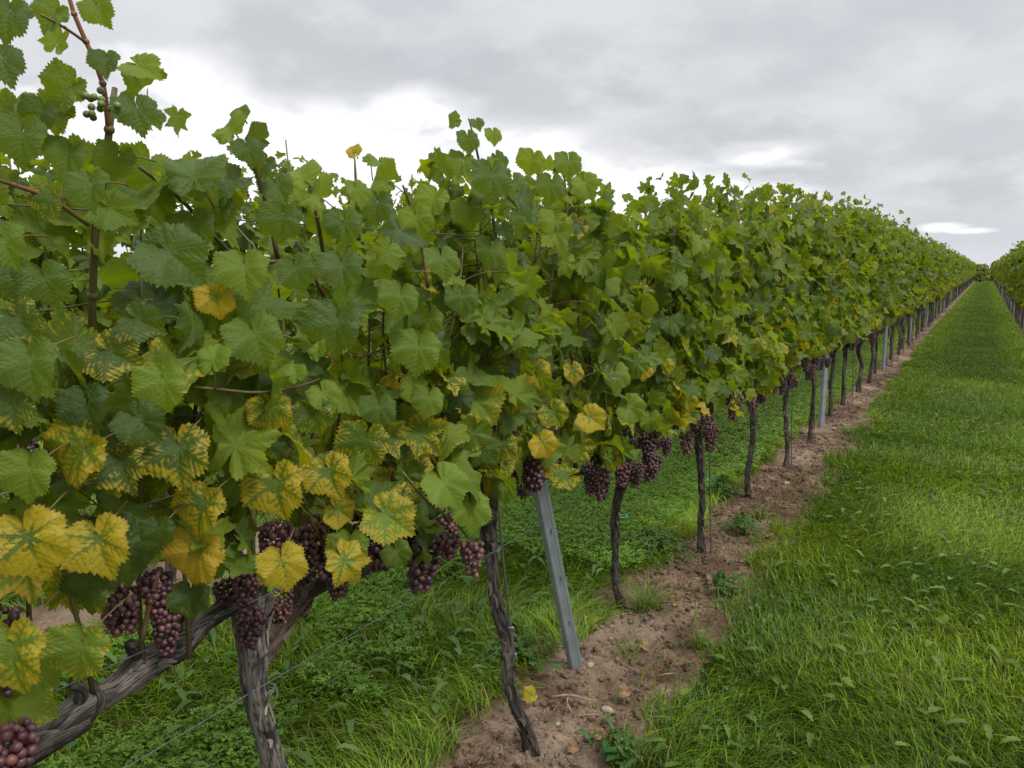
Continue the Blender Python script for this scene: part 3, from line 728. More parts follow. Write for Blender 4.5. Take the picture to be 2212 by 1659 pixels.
v0, v1, v2 = NEAR[0], NEAR[1], NEAR[2]; v3 = NEAR[3]
HERO = [  # vine, px, py, width, angle, yellow, X, random, young
    (v0, 62, 1160, 195, -15, .78, -.98, .3, 0), (v0, 216, 1166, 165, -18, .74, -1.0, .5, 0), (v0, 30, 1400, 200, -5, .50, -.98, .6, .3), (v0, 177, 1395, 150, 12, .32, -1.0, .6, .4),
    (v0, 205, 1262, 135, 20, .16, -1.03, .05, 0), (v0, 386, 969, 165, -5, .45, -1.0, .1, 0), (v0, 262, 999, 135, -25, .38, -1.02, 0, 0), (v0, 181, 972, 175, 45, .56, -1.03, .7, 0),
    (v0, 25, 863, 135, -10, .32, -1.0, .1, 0), (v1, 355, 823, 128, 0, .12, -.98, .8, .75), (v0, 190, 868, 125, -10, 0, -1.03, .0, 0), (v0, 300, 905, 115, -40, .03, -1.0, .1, 0),
    (v1, 347, 1140, 85, 0, 0, -1.0, .05, 0), (v1, 434, 1192, 150, 22, .88, -1.05, .95, 0), (v0, 65, 1014, 140, 5, 0, -1.0, .8, .1), (v1, 443, 1088, 135, 20, .58, -1.02, .4, 0),
    (v1, 610, 1213, 125, -12, .92, -1.0, .4, 0), (v1, 413, 1285, 100, 0, .18, -1.1, .1, 0),
    (v1, 600, 1044, 152, -8, .60, -1.0, .4, 0), (v1, 712, 1017, 120, -22, .62, -1.03, .4, 0), (v2, 790, 949, 128, 18, .38, -1.03, .3, 0), (v2, 835, 1112, 135, -55, .50, -1.0, .6, .5),
    (v1, 756, 1175, 105, 8, .16, -1.03, .6, .4), (v1, 729, 1100, 85, -55, .66, -1.05, .5, .3), (v2, 958, 1042, 125, -35, 0, -1.0, .9, .85), (v2, 1018, 1096, 105, -5, 0, -1.0, .9, .7),
    (v2, 857, 1190, 75, -25, 0, -1.05, .5, .2), (v2, 1090, 1055, 65, 0, .05, -1.08, .5, .2), (v2, 1085, 958, 85, 5, .42, -1.08, .4, 0), (v1, 585, 880, 110, -5, .50, -1.02, .7, .2), (v1, 675, 890, 105, -15, .30, -1.04, .2, 0),
    (v2, 1107, 850, 86, 5, .58, -1.05, .5, .2), (v2, 1160, 800, 76, -10, .66, -1.06, .5, .2), (v2, 1237, 800, 60, -10, .62, -1.06, .5, 0), (v2, 1275, 900, 76, -50, .84, -1.0, .6, 0), (v2, 1172, 955, 78, -25, .84, -1.0, .8, 0),
    (v2, 1195, 888, 75, -30, .48, -1.05, .5, .1), (v2, 925, 860, 85, 10, .18, -1.03, .7, .4), (v3, 1330, 806, 80, 0, .02, -1.05, .9, .6), (v3, 1360, 878, 80, -40, .12, -1.05, .9, .7), (v3, 1390, 795, 52, 0, .85, -1.05, .95, 0),
    (v3, 1405, 905, 62, 0, .15, -1.05, .9, .5), (v3, 1485, 862, 55, -20, .6, -1.05, .8, .1), (v3, 1440, 790, 45, -30, .7, -1.05, .4, 0),
    # green leaves higher up
    (v0, 50, 290, 135, 8, 0, -1.0, .3, 0), (v0, 97, 602, 120, -15, 0, -1.0, .25, 0), (v0, 67, 778, 160, -5, 0, -.97, .4, 0), (v0, 40, 690, 130, -40, .3, -1.0, .1, 0), (v0, 198, 400, 112, -5, 0, -1.0, .35, 0),
    (v0, 10, 520, 120, -20, 0, -.98, .6, .1), (v1, 530, 578, 128, -5, 0, -1.0, .7, .15), (v1, 550, 722, 140, -20, .05, -1.0, .55, .1), (v1, 463, 780, 92, 178, 0, -1.0, .9, .8), (v1, 467, 640, 95, -10, .72, -1.04, .95, 0),
    (v1, 365, 545, 170, -50, 0, -1.0, .2, 0), (v1, 422, 486, 112, -10, 0, -1.06, .3, 0), (v1, 730, 695, 145, 10, .12, -1.0, .1, 0), (v0, 300, 690, 112, -60, .15, -1.02, .1, 0), (v0, 240, 760, 132, -60, .40, -1.04, .1, 0),
    (v1, 420, 385, 150, 176, 0, -1.04, .3, 0), (v0, 297, 237, 105, -12, 0, -1.02, .15, 0), (v0, 302, 143, 95, -60, .02, -1.06, .95, .2), (v0, 150, 190, 120, 50, .2, -1.06, .5, 0), (v1, 500, 285, 95, 140, 0, -1.08, .9, .2),
    (v1, 560, 300, 70, 100, 0, -1.08, .1, 0), (v1, 535, 320, 75, -20, 0, -1.05, .1, 0), (v1, 690, 425, 105, 130, 0, -1.06, .95, .3), (v1, 655, 385, 90, 150, 0, -1.1, .95, .3), (v1, 740, 575, 112, -5, 0, -1.02, .15, 0), (v2, 865, 640, 100, 10, 0, -1.0, .5, 0),
    (v2, 955, 560, 92, -10, 0, -1.0, .5, 0), (v2, 905, 750, 120, 8, 0, -1.0, .6, .3), (v2, 1062, 380, 110, 0, 0, -1.02, .2, 0), (v2, 1228, 350, 72, 0, 0, -1.08, .5, .1), (v2, 1010, 300, 62, -10, 0, -1.08, .3, 0), (v2, 1065, 290, 46, -10, 0, -1.08, .95, .4), (v2, 1190, 400, 80, 5, 0, -1.06, .3, 0),
    (v2, 985, 262, 42, 80, 0, -1.08, .6, .3), (v2, 835, 390, 95, 110, 0, -1.1, .9, .2), (v1, 765, 330, 40, 150, .8, -1.1, .9, .4), (v1, 800, 350, 48, -130, 0, -1.1, .7, .4), (v0, 118, 30, 90, 40, 0, -1.05, .5, .1), (v0, 215, 15, 85, -20, 0, -1.05, .7, .1),
    (v0, 20, 30, 120, 10, 0, -1.0, .15, 0), (v0, 5, 130, 110, -20, 0, -1.0, .1, 0), (v0, 240, 450, 110, -60, 0, -1.05, .6, .1), (v1, 640, 580, 100, -20, 0, -1.05, .2, 0), (v0, 110, 430, 90, 20, .35, -1.06, .3, 0), (v0, 30, 600, 120, 0, .15, -1.05, .1, 0),
    (v1, 610, 470, 105, 10, 0, -1.05, .2, 0), (v1, 745, 480, 95, 0, 0, -1.06, .3, 0), (v1, 470, 440, 90, 30, 0, -1.07, .4, 0), (v0, 255, 340, 95, 20, 0, -1.07, .3, 0), (v0, 230, 130, 75, 0, 0, -1.04, .1, 0), (v0, 90, 240, 85, 20, 0, -1.05, .1, 0),
    (v1, 690, 760, 60, 150, 0, -.98, .95, .95), (v1, 640, 810, 55, 160, 0, -.98, .95, .95), (v1, 700, 850, 85, -30, 0, -1.03, .9, .7), (v1, 570, 820, 95, -10, 0, -1.06, .15, 0), (v2, 820, 880, 90, 0, 0, -1.05, .3, 0), (v2, 1000, 640, 85, 0, 0, -1.03, .3, 0), (v2, 930, 690, 75, 0, 0, -1.05, .6, .2),
]
random.seed(77)
for h in HERO:
    lab = None
    if h[5] > .45: lab = 'yellow leaf with green veins'
    hero(h[0], h[1], h[2], h[3], h[4], h[5], h[6], h[7], h[8], tiltx=random.uniform(-.35, .35), tilty=random.uniform(-.2, .25), label=lab)

# a few shoots that show on their own
def cane(parent, pts, m, name='shoot'):
    g = Geo(); loc = np.array(parent.location)
    tube(g, [[*(np.array(p[:3]) - loc), p[3]] for p in pts], seg=10, step=.02, attr=(0, 0, 0))
    for p in pts[1:-1]: V0, T0 = ICO[2]; g.add(np.array(p[:3]) - loc + V0 * p[3] * 1.45, None, T0)
    return obj(name, g.mesh(name), m, parent)
def CP(*l): return [r3(A(a, b, X), r) for a, b, X, r in l]
cane(v0, CP((190, 1000, -1.19, .006), (196, 800, -1.18, .006), (200, 640, -1.15, .0058), (208, 480, -1.12, .0052), (226, 370, -1.1, .0055), (236, 280, -1.08, .0052), (248, 190, -1.08, .004)), M_shoot)
cane(v0, CP((236, 290, -1.08, .0042), (222, 180, -1.07, .0036), (186, 90, -1.07, .0032), (160, 30, -1.07, .003), (140, -40, -1.07, .0026)), M_greenshoot)
cane(v0, CP((186, 92, -1.07, .0022), (140, 60, -1.05, .0018), (88, 32, -1.03, .0016)), M_petiole)
cane(v0, CP((190, 485, -1.12, .0035), (110, 430, -1.08, .003), (30, 400, -1.06, .0026), (-60, 372, -1.05, .0018)), M_greenshoot)
cane(v1, CP((300, 360, -1.12, .003), (390, 430, -1.12, .0035), (520, 560, -1.14, .004), (640, 560, -1.14, .0035)), M_shoot)
cane(v1, CP((640, 520, -1.12, .004), (665, 570, -1.12, .0042), (700, 640, -1.12, .0045)), M_shoot)
cane(v1, CP((420, 836, -1.02, .0022), (480, 842, -1.0, .0024), (560, 848, -1.0, .0024), (640, 836, -1.0, .0020), (692, 818, -1.0, .0012)), M_shoot)
cane(v1, CP((463, 782, -1.0, .0014), (466, 842, -1.0, .0014)), M_petiole)
for a in [((490, 985), (540, 1085), (548, 1210)), ((545, 980), (548, 1090), (545, 1210)), ((500, 1160), (520, 1200), (530, 1235)), ((345, 1225), (325, 1300), (305, 1390)), ((675, 1130), (705, 1190), (735, 1240)), ((785, 1020), (790, 1060), (800, 1110)), ((850, 1020), (845, 1060), (830, 1100)), ((820, 1160), (835, 1200), (840, 1212)), ((1160, 980), (1170, 1020), (1165, 1060))]:
    cane(v1 if a[0][0] < 760 else v2, CP(*[(p[0], p[1], -1.12, .0042) for p in a]), M_shoot)
cane(v2, CP((868, 1018, -1.05, .003), (925, 1085, -1.03, .0032), (985, 1130, -1.03, .003), (1010, 1160, -1.04, .0022), (1025, 1168, -1.05, .0016)), M_shoot)
cane(v3, CP((1318, 880, -1.08, .003), (1326, 925, -1.08, .003), (1340, 985, -1.1, .003)), M_shoot)
cane(v2, CP((1075, 560, -1.1, .0045), (1062, 450, -1.1, .004), (1040, 370, -1.1, .0035), (1024, 300, -1.09, .0025), (1012, 255, -1.09, .0013)), M_shoot)
cane(v2, CP((1225, 520, -1.1, .0045), (1222, 420, -1.1, .0038), (1215, 345, -1.1, .002)), M_shoot)
cane(v2, CP((925, 620, -1.1, .0045), (905, 500, -1.12, .004), (870, 400, -1.12, .0025)), M_shoot)
cane(v1, CP((600, 560, -1.1, .0045), (575, 440, -1.1, .004), (545, 350, -1.1, .003), (520, 300, -1.09, .0018)), M_shoot)
cane(v1, CP((775, 520, -1.12, .004), (770, 420, -1.12, .0035), (766, 340, -1.12, .0018)), M_shoot)
cane(v1, CP((700, 560, -1.12, .004), (685, 470, -1.1, .0035), (668, 400, -1.1, .002)), M_shoot)
random.seed(31)
for (vv, px, py, w, an, ye) in [(v1, 572, 355, 72, 30, 0), (v1, 600, 400, 85, -25, 0), (v1, 520, 250, 50, 150, .1), (v2, 1000, 350, 70, 15, 0), (v2, 1075, 345, 60, -40, .05), (v2, 1030, 265, 38, -20, .1), (v2, 1110, 400, 85, -15, 0), (v2, 1150, 345, 70, 20, 0), (v2, 1265, 395, 70, -20, .1), (v2, 940, 430, 85, 20, 0), (v2, 900, 470, 90, -15, 0), (v1, 815, 440, 88, 10, 0), (v1, 770, 410, 75, -20, 0), (v1, 710, 480, 90, 15, 0), (v0, 340, 430, 90, -15, 0), (v0, 150, 330, 100, 10, 0), (v2, 1130, 470, 85, 0, 0), (v2, 1200, 480, 80, 10, 0), (v2, 1010, 450, 85, -10, 0), (v2, 1290, 470, 75, 10, .1), (v2, 1060, 540, 85, 10, 0), (v0, 130, 240, 110, 30, .3), (v0, 10, 230, 110, 0, 0), (v0, 330, 250, 60, -30, .0)]:
    hero(vv, px, py, w, an, ye, -1.09, random.random() ** .8, .2 * random.random(), tiltx=random.uniform(-.6, .6), tilty=random.uniform(-.3, .4))
# the small unripe bunch near the top left
V0, T0 = ICO[2]; g = Geo()
r = np.random.default_rng(3); pc = A(212, 228, -1.06) - np.array(v0.location)
for q in range(13): g.add(pc + r.normal(0, 1, 3) * [.012, .012, .011] + V0 * .0052, None, T0)
obj('grape_bunch', g.mesh('grape_bunch'), M_greengrape, v0, 'small unripe green bunch')

# ------------------------------------------------------------------ posts, stakes, wires, ties
def post(label, p0, p1, width=.046, depth=.034, hooks=True, grp='galvanised trellis posts'):
    """rolled steel profile: a C-shaped section with little hooks punched out of both edges"""
    p0 = np.array(p0, float); p1 = np.array(p1, float); L = np.linalg.norm(p1 - p0)
    t_ = thing('trellis_post', label, 'post', tuple(p0), grp)
    d = (p1 - p0) / L
    t_.rotation_euler = Vector(d).to_track_quat('Z', 'Y').to_euler()
    q = t_.rotation_euler.to_matrix().inverted()
    w, dd, th = width / 2, depth, .003
    face = Vector((.80, -.60, 0)); face = q @ face; face.z = 0; face.normalize(); side = Vector((-face.y, face.x, 0))
    prof = [(-w + .008, -dd), (-w, -dd), (-w, -.004), (-w + .004, 0), (-.012, 0), (-.008, -.0012), (.008, -.0012), (.012, 0), (w - .004, 0), (w, -.004), (w, -dd), (w - .008, -dd)]
    inner = [(-w + .008, -dd + th), (-w + th, -dd + th), (-w + th, -.006), (-w + .006, -th), (-.013, -th), (-.009, -.0012 - th), (.009, -.0012 - th), (.013, -th), (w - .006, -th), (w - th, -.006), (w - th, -dd + th), (w - .008, -dd + th)]
    ring = [side * a + face * b for a, b in prof + inner[::-1]]; n = len(ring)
    zs = np.linspace(-.05, L, 30)
    V = [(r_.x, r_.y, z) for z in zs for r_ in ring]
    Q = [(k * n + i, k * n + (i + 1) % n, (k + 1) * n + (i + 1) % n, (k + 1) * n + i) for k in range(len(zs) - 1) for i in range(n)]
    top = (len(zs) - 1) * n; h = n // 2
    Q += [(top + i, top + i + 1, top + n - 2 - i, top + n - 1 - i) for i in range(h - 1)]
    me = mesh_np('post_profile', V, Q, smooth=False); o = obj('post_profile', me, M_galv, t_)
    if hooks:
        for k in range(int(L / .10)):
            z = .12 + k * .10
            for s in (-1, 1):
                c = side * (s * (w + .001)) + face * (-.012)
                g = Geo(); pp = [[c.x, c.y, z, .0016], [c.x + side.x * s * .006, c.y + side.y * s * .006, z + .002, .0016], [c.x + side.x * s * .007, c.y + side.y * s * .007, z + .016, .0012]]
                tube(g, pp, seg=6, step=.004, attr=(0, 0, 0)); obj('hook', g.mesh('hook'), M_galv, t_)
        for z in np.arange(.25, L, .2):
            g = Geo(); c = face * .0015 + side * .002
            b = [c + side * a + Vector((0, 0, z + e)) for a, e in ((-.0012, -.012), (.0012, -.012), (.0012, .012), (-.0012, .012))]
            g.add([x[:] for x in b], [[0, 1, 2, 3]]); obj('slot', g.mesh('slot'), M_slot, t_)
    return t_
post('leaning galvanised steel post with punched hooks, largest and nearest of the posts', (-1.18, 2.43, 0), (-1.22, 1.99, 1.36))
post('galvanised steel post beside the bright yellow leaves, second along the row left of the path', (-1.2, 7.6, 0), (-1.2, 7.72, 1.9))
post('galvanised steel post far along the row left of the path, third and smallest', (-1.17, 12.5, 0), (-1.17, 12.55, 1.9), hooks=False)
for k in range(17): post('tiny distant trellis post far along the row left of the path', (-1.2, 17.5 + 5 * k, 0), (-1.2, 17.5 + 5 * k, 1.95), hooks=False, grp='far trellis posts of the row left of the path')
for k in range(18): post('distant trellis post in the row at the right edge', (RRX, 15.4 + 5 * k, 0), (RRX, 15.4 + 5 * k, 1.95), hooks=False, grp='far trellis posts of the right row')
post('pale steel post of the second row glimpsed just above the head of the big trunk', (-3.2, 2.44, 0), (-3.2, 2.1, 1.7), hooks=False)
post('pale steel post of the second row glimpsed through leaves left of the leaning post', (-3.2, 4.55, 0), (-3.2, 4.5, 1.7), hooks=False)

def rod(label, pts, rad=.0035, grp='thin steel rods tied to the trunks'):
    g = Geo(); b = np.array(pts[0], float)
    tube(g, [[*(np.array(p) - b), rad] for p in pts], seg=8, step=.05, attr=(0, 0, 0))
    o = obj('vine_stake', g.mesh('vine_stake'), M_rod); o.location = tuple(b); tag(o, label, 'stake', grp); return o
rod('grey flat rod tied along the thick gnarled trunk at the bottom left', [(-1.13, 1.12, -.02), tuple(A(568, 1640, -1.14)), tuple(A(540, 1500, -1.14)), tuple(A(528, 1400, -1.14)), tuple(A(522, 1310, -1.15))], .0042)
rod('thin steel rod right of the twisting trunk, with small wire clips', [tuple(A(1112, 1450, -1.12)), tuple(A(1100, 1330, -1.13)), tuple(A(1086, 1200, -1.14)), tuple(A(1076, 1080, -1.15))], .0035)
for k, (yy, lab) in enumerate([(3.9, 'thin dark rod in front of the slim straight trunk'), (5.9, 'thin pale rod in front of the trunk two before the second steel post'), (6.8, 'thin rod against the trunk left of the second steel post'), (9.0, 'thin dark rod beside the second trunk past the second steel post')]):
    rod(lab, [(-1.13, yy, -.02), (-1.14, yy - .04, .4), (-1.15, yy - .08, .95)], .0035)
for yy in np.arange(12.9, 40, .98):
    rod('thin pale stake beside a distant trunk of the row left of the path', [(-1.12, yy + .1, -.02), (-1.12, yy + .1, .85)], .005, 'far stakes of the row left of the path')
for yy in np.arange(14.2, 40, .98):
    rod('thin pale stake beside a trunk of the right-hand row', [(RRX - .08, yy + .1, -.02), (RRX - .08, yy + .1, .85)], .005, 'stakes of the right row')

# small clips on the second rod
for (x, y, lab) in ((1104, 1358, 'upper small wire clip on the thin rod by the twisting trunk'), (1110, 1415, 'lower small wire clip on the thin rod by the twisting trunk')):
    p = A(x, y, -1.125); a = np.linspace(0, 6.6, 14); g = Geo(); tube(g, [[.008 * math.cos(q), .008 * math.sin(q), .0012 * q, .0011] for q in a], seg=6, step=.003, attr=(0, 0, 0)); o = obj('wire_clip', g.mesh('wire_clip'), simple('clip', (.5, .5, .5), .4, .5)); o.location = tuple(p); tag(o, lab, 'clip')

def wire(label, x, z0, rad, y0=-1.5, y1=104, via=None, m=M_wire, grp='trellis wires'):
    g = Geo(); pts = [[0, y0, 0, rad]]
    for p in (via or []): pts.append([p[0] - x, p[1], p[2] - z0, rad])
    for yy in np.arange(4.9 if via else y0 + 5, y1, 5): pts.append([random.uniform(-.012, .012), yy, random.uniform(-.012, .012) - .0, rad])
    pts.append([0, y1, 0, rad]); tube(g, pts, seg=5, step=.5, attr=(0, 0, 0)); o = obj('trellis_wire', g.mesh('trellis_wire'), m); o.location = (x, 0, z0); tag(o, label, 'wire', grp); return o
wire('lowest grey wire running past the trunks below the fruit in the front row', -1.17, .665, .0010, via=[A(270, 1659, -1.15), A(535, 1500, -1.14), A(1070, 1190, -1.14), A(1185, 1115, -1.15), A(1320, 1020, -1.18)])
wire('wire the fruiting arms of the front row are tied to', -1.17, .86, .0013)
wire('middle dark wire through the leaves of the front row', -1.13, 1.12, .0013, m=M_rod)
wire('second dark middle wire behind the leaves of the front row', -1.27, 1.14, .0013, m=M_rod)
wire('top dark wire against the sky among the upper leaves of the front row', -1.13, 1.59, .0013, m=M_rod)
wire('fruiting wire of the second row behind', -3.2, .82, .0013)
wire('top wire of the second row behind', -3.2, 1.6, .0013, m=M_rod)
wire('fruiting wire of the row at the right edge', RRX, .82, .0013, y0=10)

def twine(label, c, rad, m=M_twine, loose=1):
    g = Geo(); r = np.random.default_rng(int(c[1] * 100)); P = []
    for q in np.linspace(0, 6.28 * 1.15, 22): P.append([rad * math.cos(q), rad * math.sin(q), .002 * math.sin(q * 2) + .001 * q, .0013])
    P += [[rad + .010, .010, -.004, .0012], [rad + .022, -.01 * loose, .004, .001]]
    tube(g, P, seg=6, step=.004, attr=(0, 0, 0)); o = obj('twine_tie', g.mesh('twine_tie'), m); o.location = tuple(c); tag(o, label, 'tie', 'ties round the vine trunks'); return o
twine('turquoise twine tied round the trunk right of the leaning post', (-1.235, 2.92, .47), .025)
twine('turquoise twine low on the slim straight trunk with a long loose end', (-1.17, 3.84, .42), .024)
twine('turquoise tie round the trunk of the second vine before the second post', (-1.17, 5.88, .43), .024)
twine('turquoise tie round the second trunk past the second steel post', (-1.2, 8.95, .42), .034)
M_tiewire = simple('tie_wire', (.22, .24, .24), .45, .5)
twine('twisted grey wire tie holding rod and wire on the thick trunk at the bottom left', A(562, 1492, -1.19), .029, M_tiewire)
twine('twisted grey wire tie where the low wire crosses the twisting trunk', A(1062, 1190, -1.2), .024, M_tiewire)

# ------------------------------------------------------------------ ground
def grid(x0, x1, y0, y1, nx, ny, fz, name, m):
    X, Y = np.meshgrid(np.linspace(x0, x1, nx), np.linspace(y0, y1, ny)); Z = fz(X, Y)
    V = np.stack([X, Y, Z], -1).reshape(-1, 3); i = (np.arange(ny - 1)[:, None] * nx + np.arange(nx - 1)[None, :]).ravel()
    return obj(name, mesh_np(name, V, np.stack([i, i + 1, i + nx + 1, i + nx], 1)), m)
gr = grid(-500, 500, -60, 900, 60, 60, lambda X, Y: X * 0 - .02 * np.maximum(0, Y - 110) * .35, 'ground', M_ground); gr['kind'] = 'structure'
LS = lattice(77, 200, 2000); LS2 = lattice(78, 400, 4000); LS3 = lattice(79, 1000, 9000)
def soil_h(X, Y, xc, hw, mid=.055):
    u = np.abs(X - xc) / hw
    edge = np.clip((1.05 - u) / .35, 0, 1); edge = edge * edge * (3 - 2 * edge)
    h = .008 + mid * .75 * vnoise(LS, (X + 9) * 4, (Y + 3) * 3.1) + .040 * vnoise(LS2, (X + 9) * 13, (Y + 3) * 11) + .018 * vnoise(LS3, (X + 9) * 34, (Y + 3) * 34) + .008 * vnoise(LS3, (X + 9) * 80, (Y + 3) * 80)
    return -.035 + edge * (h + .006)
def soil_strip(xc, hw, name='soil_strip', near=True):
    g = Geo()
    for (y0, y1, dy, dx) in ((-1.5, 6.5, .0125, .0125), (6.5, 20, .05, .03), (20, 106, .4, .08)) if near else ((-1, 20, .06, .04), (20, 106, .5, .1)):
        nx = int(2 * hw / dx) + 1; ny = int((y1 - y0) / dy) + 1
        X, Y = np.meshgrid(np.linspace(xc - hw, xc + hw, nx), np.linspace(y0, y1 + dy * .3, ny)); Z = soil_h(X, Y, xc, hw)
        V = np.stack([X, Y, Z], -1).reshape(-1, 3); i = (np.arange(ny - 1)[:, None] * nx + np.arange(nx - 1)[None, :]).ravel()
        g.add(V, np.stack([i, i + 1, i + nx + 1, i + nx], 1))
    o = obj(name, g.mesh(name), M_soil); o['kind'] = 'structure'; return o
SOIL = [(-1.09, .28), (-3.2, .17), (RRX, .16)]
soil_strip(-1.14, .40); soil_strip(-3.2, .36, near=False); soil_strip(RRX, .34, near=False)

# ------------------------------------------------------------------ grass, clover and weeds (stuff)
LG = lattice(5, 300, 3000)
def gz(x, y):
    z = np.zeros(len(x))
    for xc, hw in ((-1.14, .40), (-3.2, .36), (RRX, .34)):
        w = np.abs(x - xc) < hw; z[w] = np.maximum(0, soil_h(x[w], y[w], xc, hw))
    return z
def sample(n, x0, x1, y0, y1, r): return r.uniform(x0, x1, n), r.uniform(y0, y1, n)
def soil_mask(x, y, r):
    """True where grass may stand: off the bare strips, with ragged edges"""
    ok = np.ones(len(x), bool)
    for xc, hw in SOIL:
        e = hw * (.22 + .75 * vnoise(LG, (x + 20) * 2.4, (y + 20) * 1.9) + .70 * vnoise(LG, (x + 20) * 7, (y + 20) * 6)) * np.interp(y, [2.2, 3.4, 8, 20], [1.10, .88, .70, .34]) * np.where((x < xc) & (y < 3.0), .62, 1.0)
        dd = np.abs(x - xc)
        ok &= (dd > e * (.9 + .25 * r.random(len(x)))) | (r.random(len(x)) < .05)
    return ok
def wedge(x, y):
    """keep what a camera near the photo's could see"""
    rel = np.arctan2(-x, y + .6)
    return (rel > -.25) & (rel < 1.45)

def blades(name, x, y, h, w, bend, r, colA, colB, patch=1.2, comb=1.0, yellowish=.06, label=None):
    n = len(x); base_a = vnoise(LG, (x + 50) * 1.3, (y + 50) * 1.3) * 9 + vnoise(LG, (x + 30) * .5, (y + 30) * .5) * 5
    az = base_a * comb + r.normal(0, 1, n) * (.9 + 3 * (1 - np.clip(7 / np.maximum(y, 1), 0, 1))) + (1 - comb) * r.uniform(0, 6.28, n)
    dx, dy = np.cos(az), np.sin(az); px, py = -dy, dx
    seg = 4; V = np.zeros((n, seg * 2 - 1, 3)); tl = r.uniform(.05, .4, n)
    for k in range(seg):
        u = k / (seg - 1); out = h * (tl * u + bend * u ** 2); z = h * (u - .42 * np.minimum(bend, 1.25) * u ** 2.2)
        ww = w * (1 - u ** 2 * .9) * .5
        cx, cy = x + dx * out, y + dy * out
        if k < seg - 1:
            V[:, 2 * k, 0] = cx - px * ww; V[:, 2 * k, 1] = cy - py * ww; V[:, 2 * k, 2] = z
            V[:, 2 * k + 1, 0] = cx + px * ww; V[:, 2 * k + 1, 1] = cy + py * ww; V[:, 2 * k + 1, 2] = z + ww * .3
        else: V[:, 2 * k, 0] = cx; V[:, 2 * k, 1] = cy; V[:, 2 * k, 2] = z
    V[:, :, 2] += gz(x, y)[:, None]
    V[:, :2, 2] -= .01
    m_ = seg * 2 - 1; o = (np.arange(n) * m_)[:, None]
    Q = np.concatenate([o + [2 * k, 2 * k + 1, 2 * k + 3, 2 * k + 2] for k in range(seg - 2)]); T = o + [m_ - 3, m_ - 2, m_ - 1]
    pa = np.clip(7 / np.maximum(y, 1), .15, 1); pt = np.clip(.5 + (vnoise(LG, (x + 70) * patch, (y + 70) * patch) * 1.3 - .65) * pa + r.normal(0, .25, n), 0, 1)[:, None]
    c = np.array(colA) * (1 - pt) + np.array(colB) * pt; c = c * r.uniform(.4, 1.6, n)[:, None]
    dry = r.random(n) < yellowish; c[dry] = np.array([.20, .17, .06]) * r.uniform(.7, 1.2, dry.sum())[:, None]
    return V.reshape(-1, 3), Q, T, np.repeat(c, m_, axis=0)

def trefoils(x, y, r, hgt, s0, colA, colB):
    n = len(x); V = []; C = []; h = hgt * r.uniform(.5, 1.1, n); a0 = r.uniform(0, 6.28, n); s = s0 * r.uniform(.6, 1.2, n)
    h = h + gz(x, y); tx, ty = r.normal(0, .25, n), r.normal(0, .25, n)
    c = np.array(colA) + (np.array(colB) - np.array(colA)) * r.random(n)[:, None]; c = c * r.uniform(.75, 1.25, n)[:, None]
    out = np.zeros((n, 3, 6, 3))
    shp = [(0, 0), (.45, .34), (.85, .42), (1.08, 0), (.85, -.42), (.45, -.34)]
    for k in range(3):
        a = a0 + k * 2.094; ca, sa = np.cos(a), np.sin(a)
        for j, (u, v) in enumerate(shp):
            lx = s * (u * ca - v * sa); ly = s * (u * sa + v * ca)
            out[:, k, j, 0] = x + lx; out[:, k, j, 1] = y + ly; out[:, k, j, 2] = h + lx * tx + ly * ty + s * .22 * abs(v) * 2 - s * .18 * u * u
    nn = n * 3; o = (np.arange(nn) * 6)[:, None]
    Q = np.concatenate([o + [0, 1, 2, 3], o + [0, 3, 4, 5]])
    return out.reshape(-1, 3), Q, None, np.repeat(c, 18, axis=0)

def broad(x, y, r, L0, w0, colA, colB, rise=.5):
    """long toothed rosette leaves (dandelion, plantain)"""
    n = len(x); L = L0 * r.uniform(.6, 1.25, n); w = w0 * r.uniform(.7, 1.3, n); az = r.uniform(0, 6.28, n); dx, dy = np.cos(az), np.sin(az); px, py = -dy, dx
    up = r.uniform(.35, 1.0, n) * rise; prof = [.12, .3, .7, .55, 1.0, .75, 1.0, .6, .05]; k = len(prof)
    V = np.zeros((n, k, 3, 3))
    for j, f in enumerate(prof):
        u = j / (k - 1); out = L * u * .85; z = .01 + L * up * (u * 1.5 - u * u * 1.05) + .03; ww = w * f * .5
        for q, sgn in enumerate((-1, 0, 1)):
            V[:, j, q, 0] = x + dx * out + px * ww * sgn; V[:, j, q, 1] = y + dy * out + py * ww * sgn; V[:, j, q, 2] = z + abs(sgn) * ww * .35
    V[..., 2] += gz(x, y)[:, None, None]
    o = (np.arange(n) * k * 3)[:, None]; Q = []
    for j in range(k - 1):
        for q in range(2): a = j * 3 + q; Q.append(o + [a, a + 1, a + 4, a + 3])
    c = np.array(colA) + (np.array(colB) - np.array(colA)) * r.random(n)[:, None]; c = c * r.uniform(.8, 1.2, n)[:, None]
    return V.reshape(-1, 3), np.concatenate(Q), None, np.repeat(c, k * 3, axis=0)

def stuff(name, parts, label):
    g = Geo()
    for V, Q, T, C in parts: g.add(V, Q, T, C)
    o = obj(name, g.mesh(name, attr='gc', smooth=True), M_grass); o['kind'] = 'stuff'; o['label'] = label; o['category'] = name.replace('_', ' '); return o

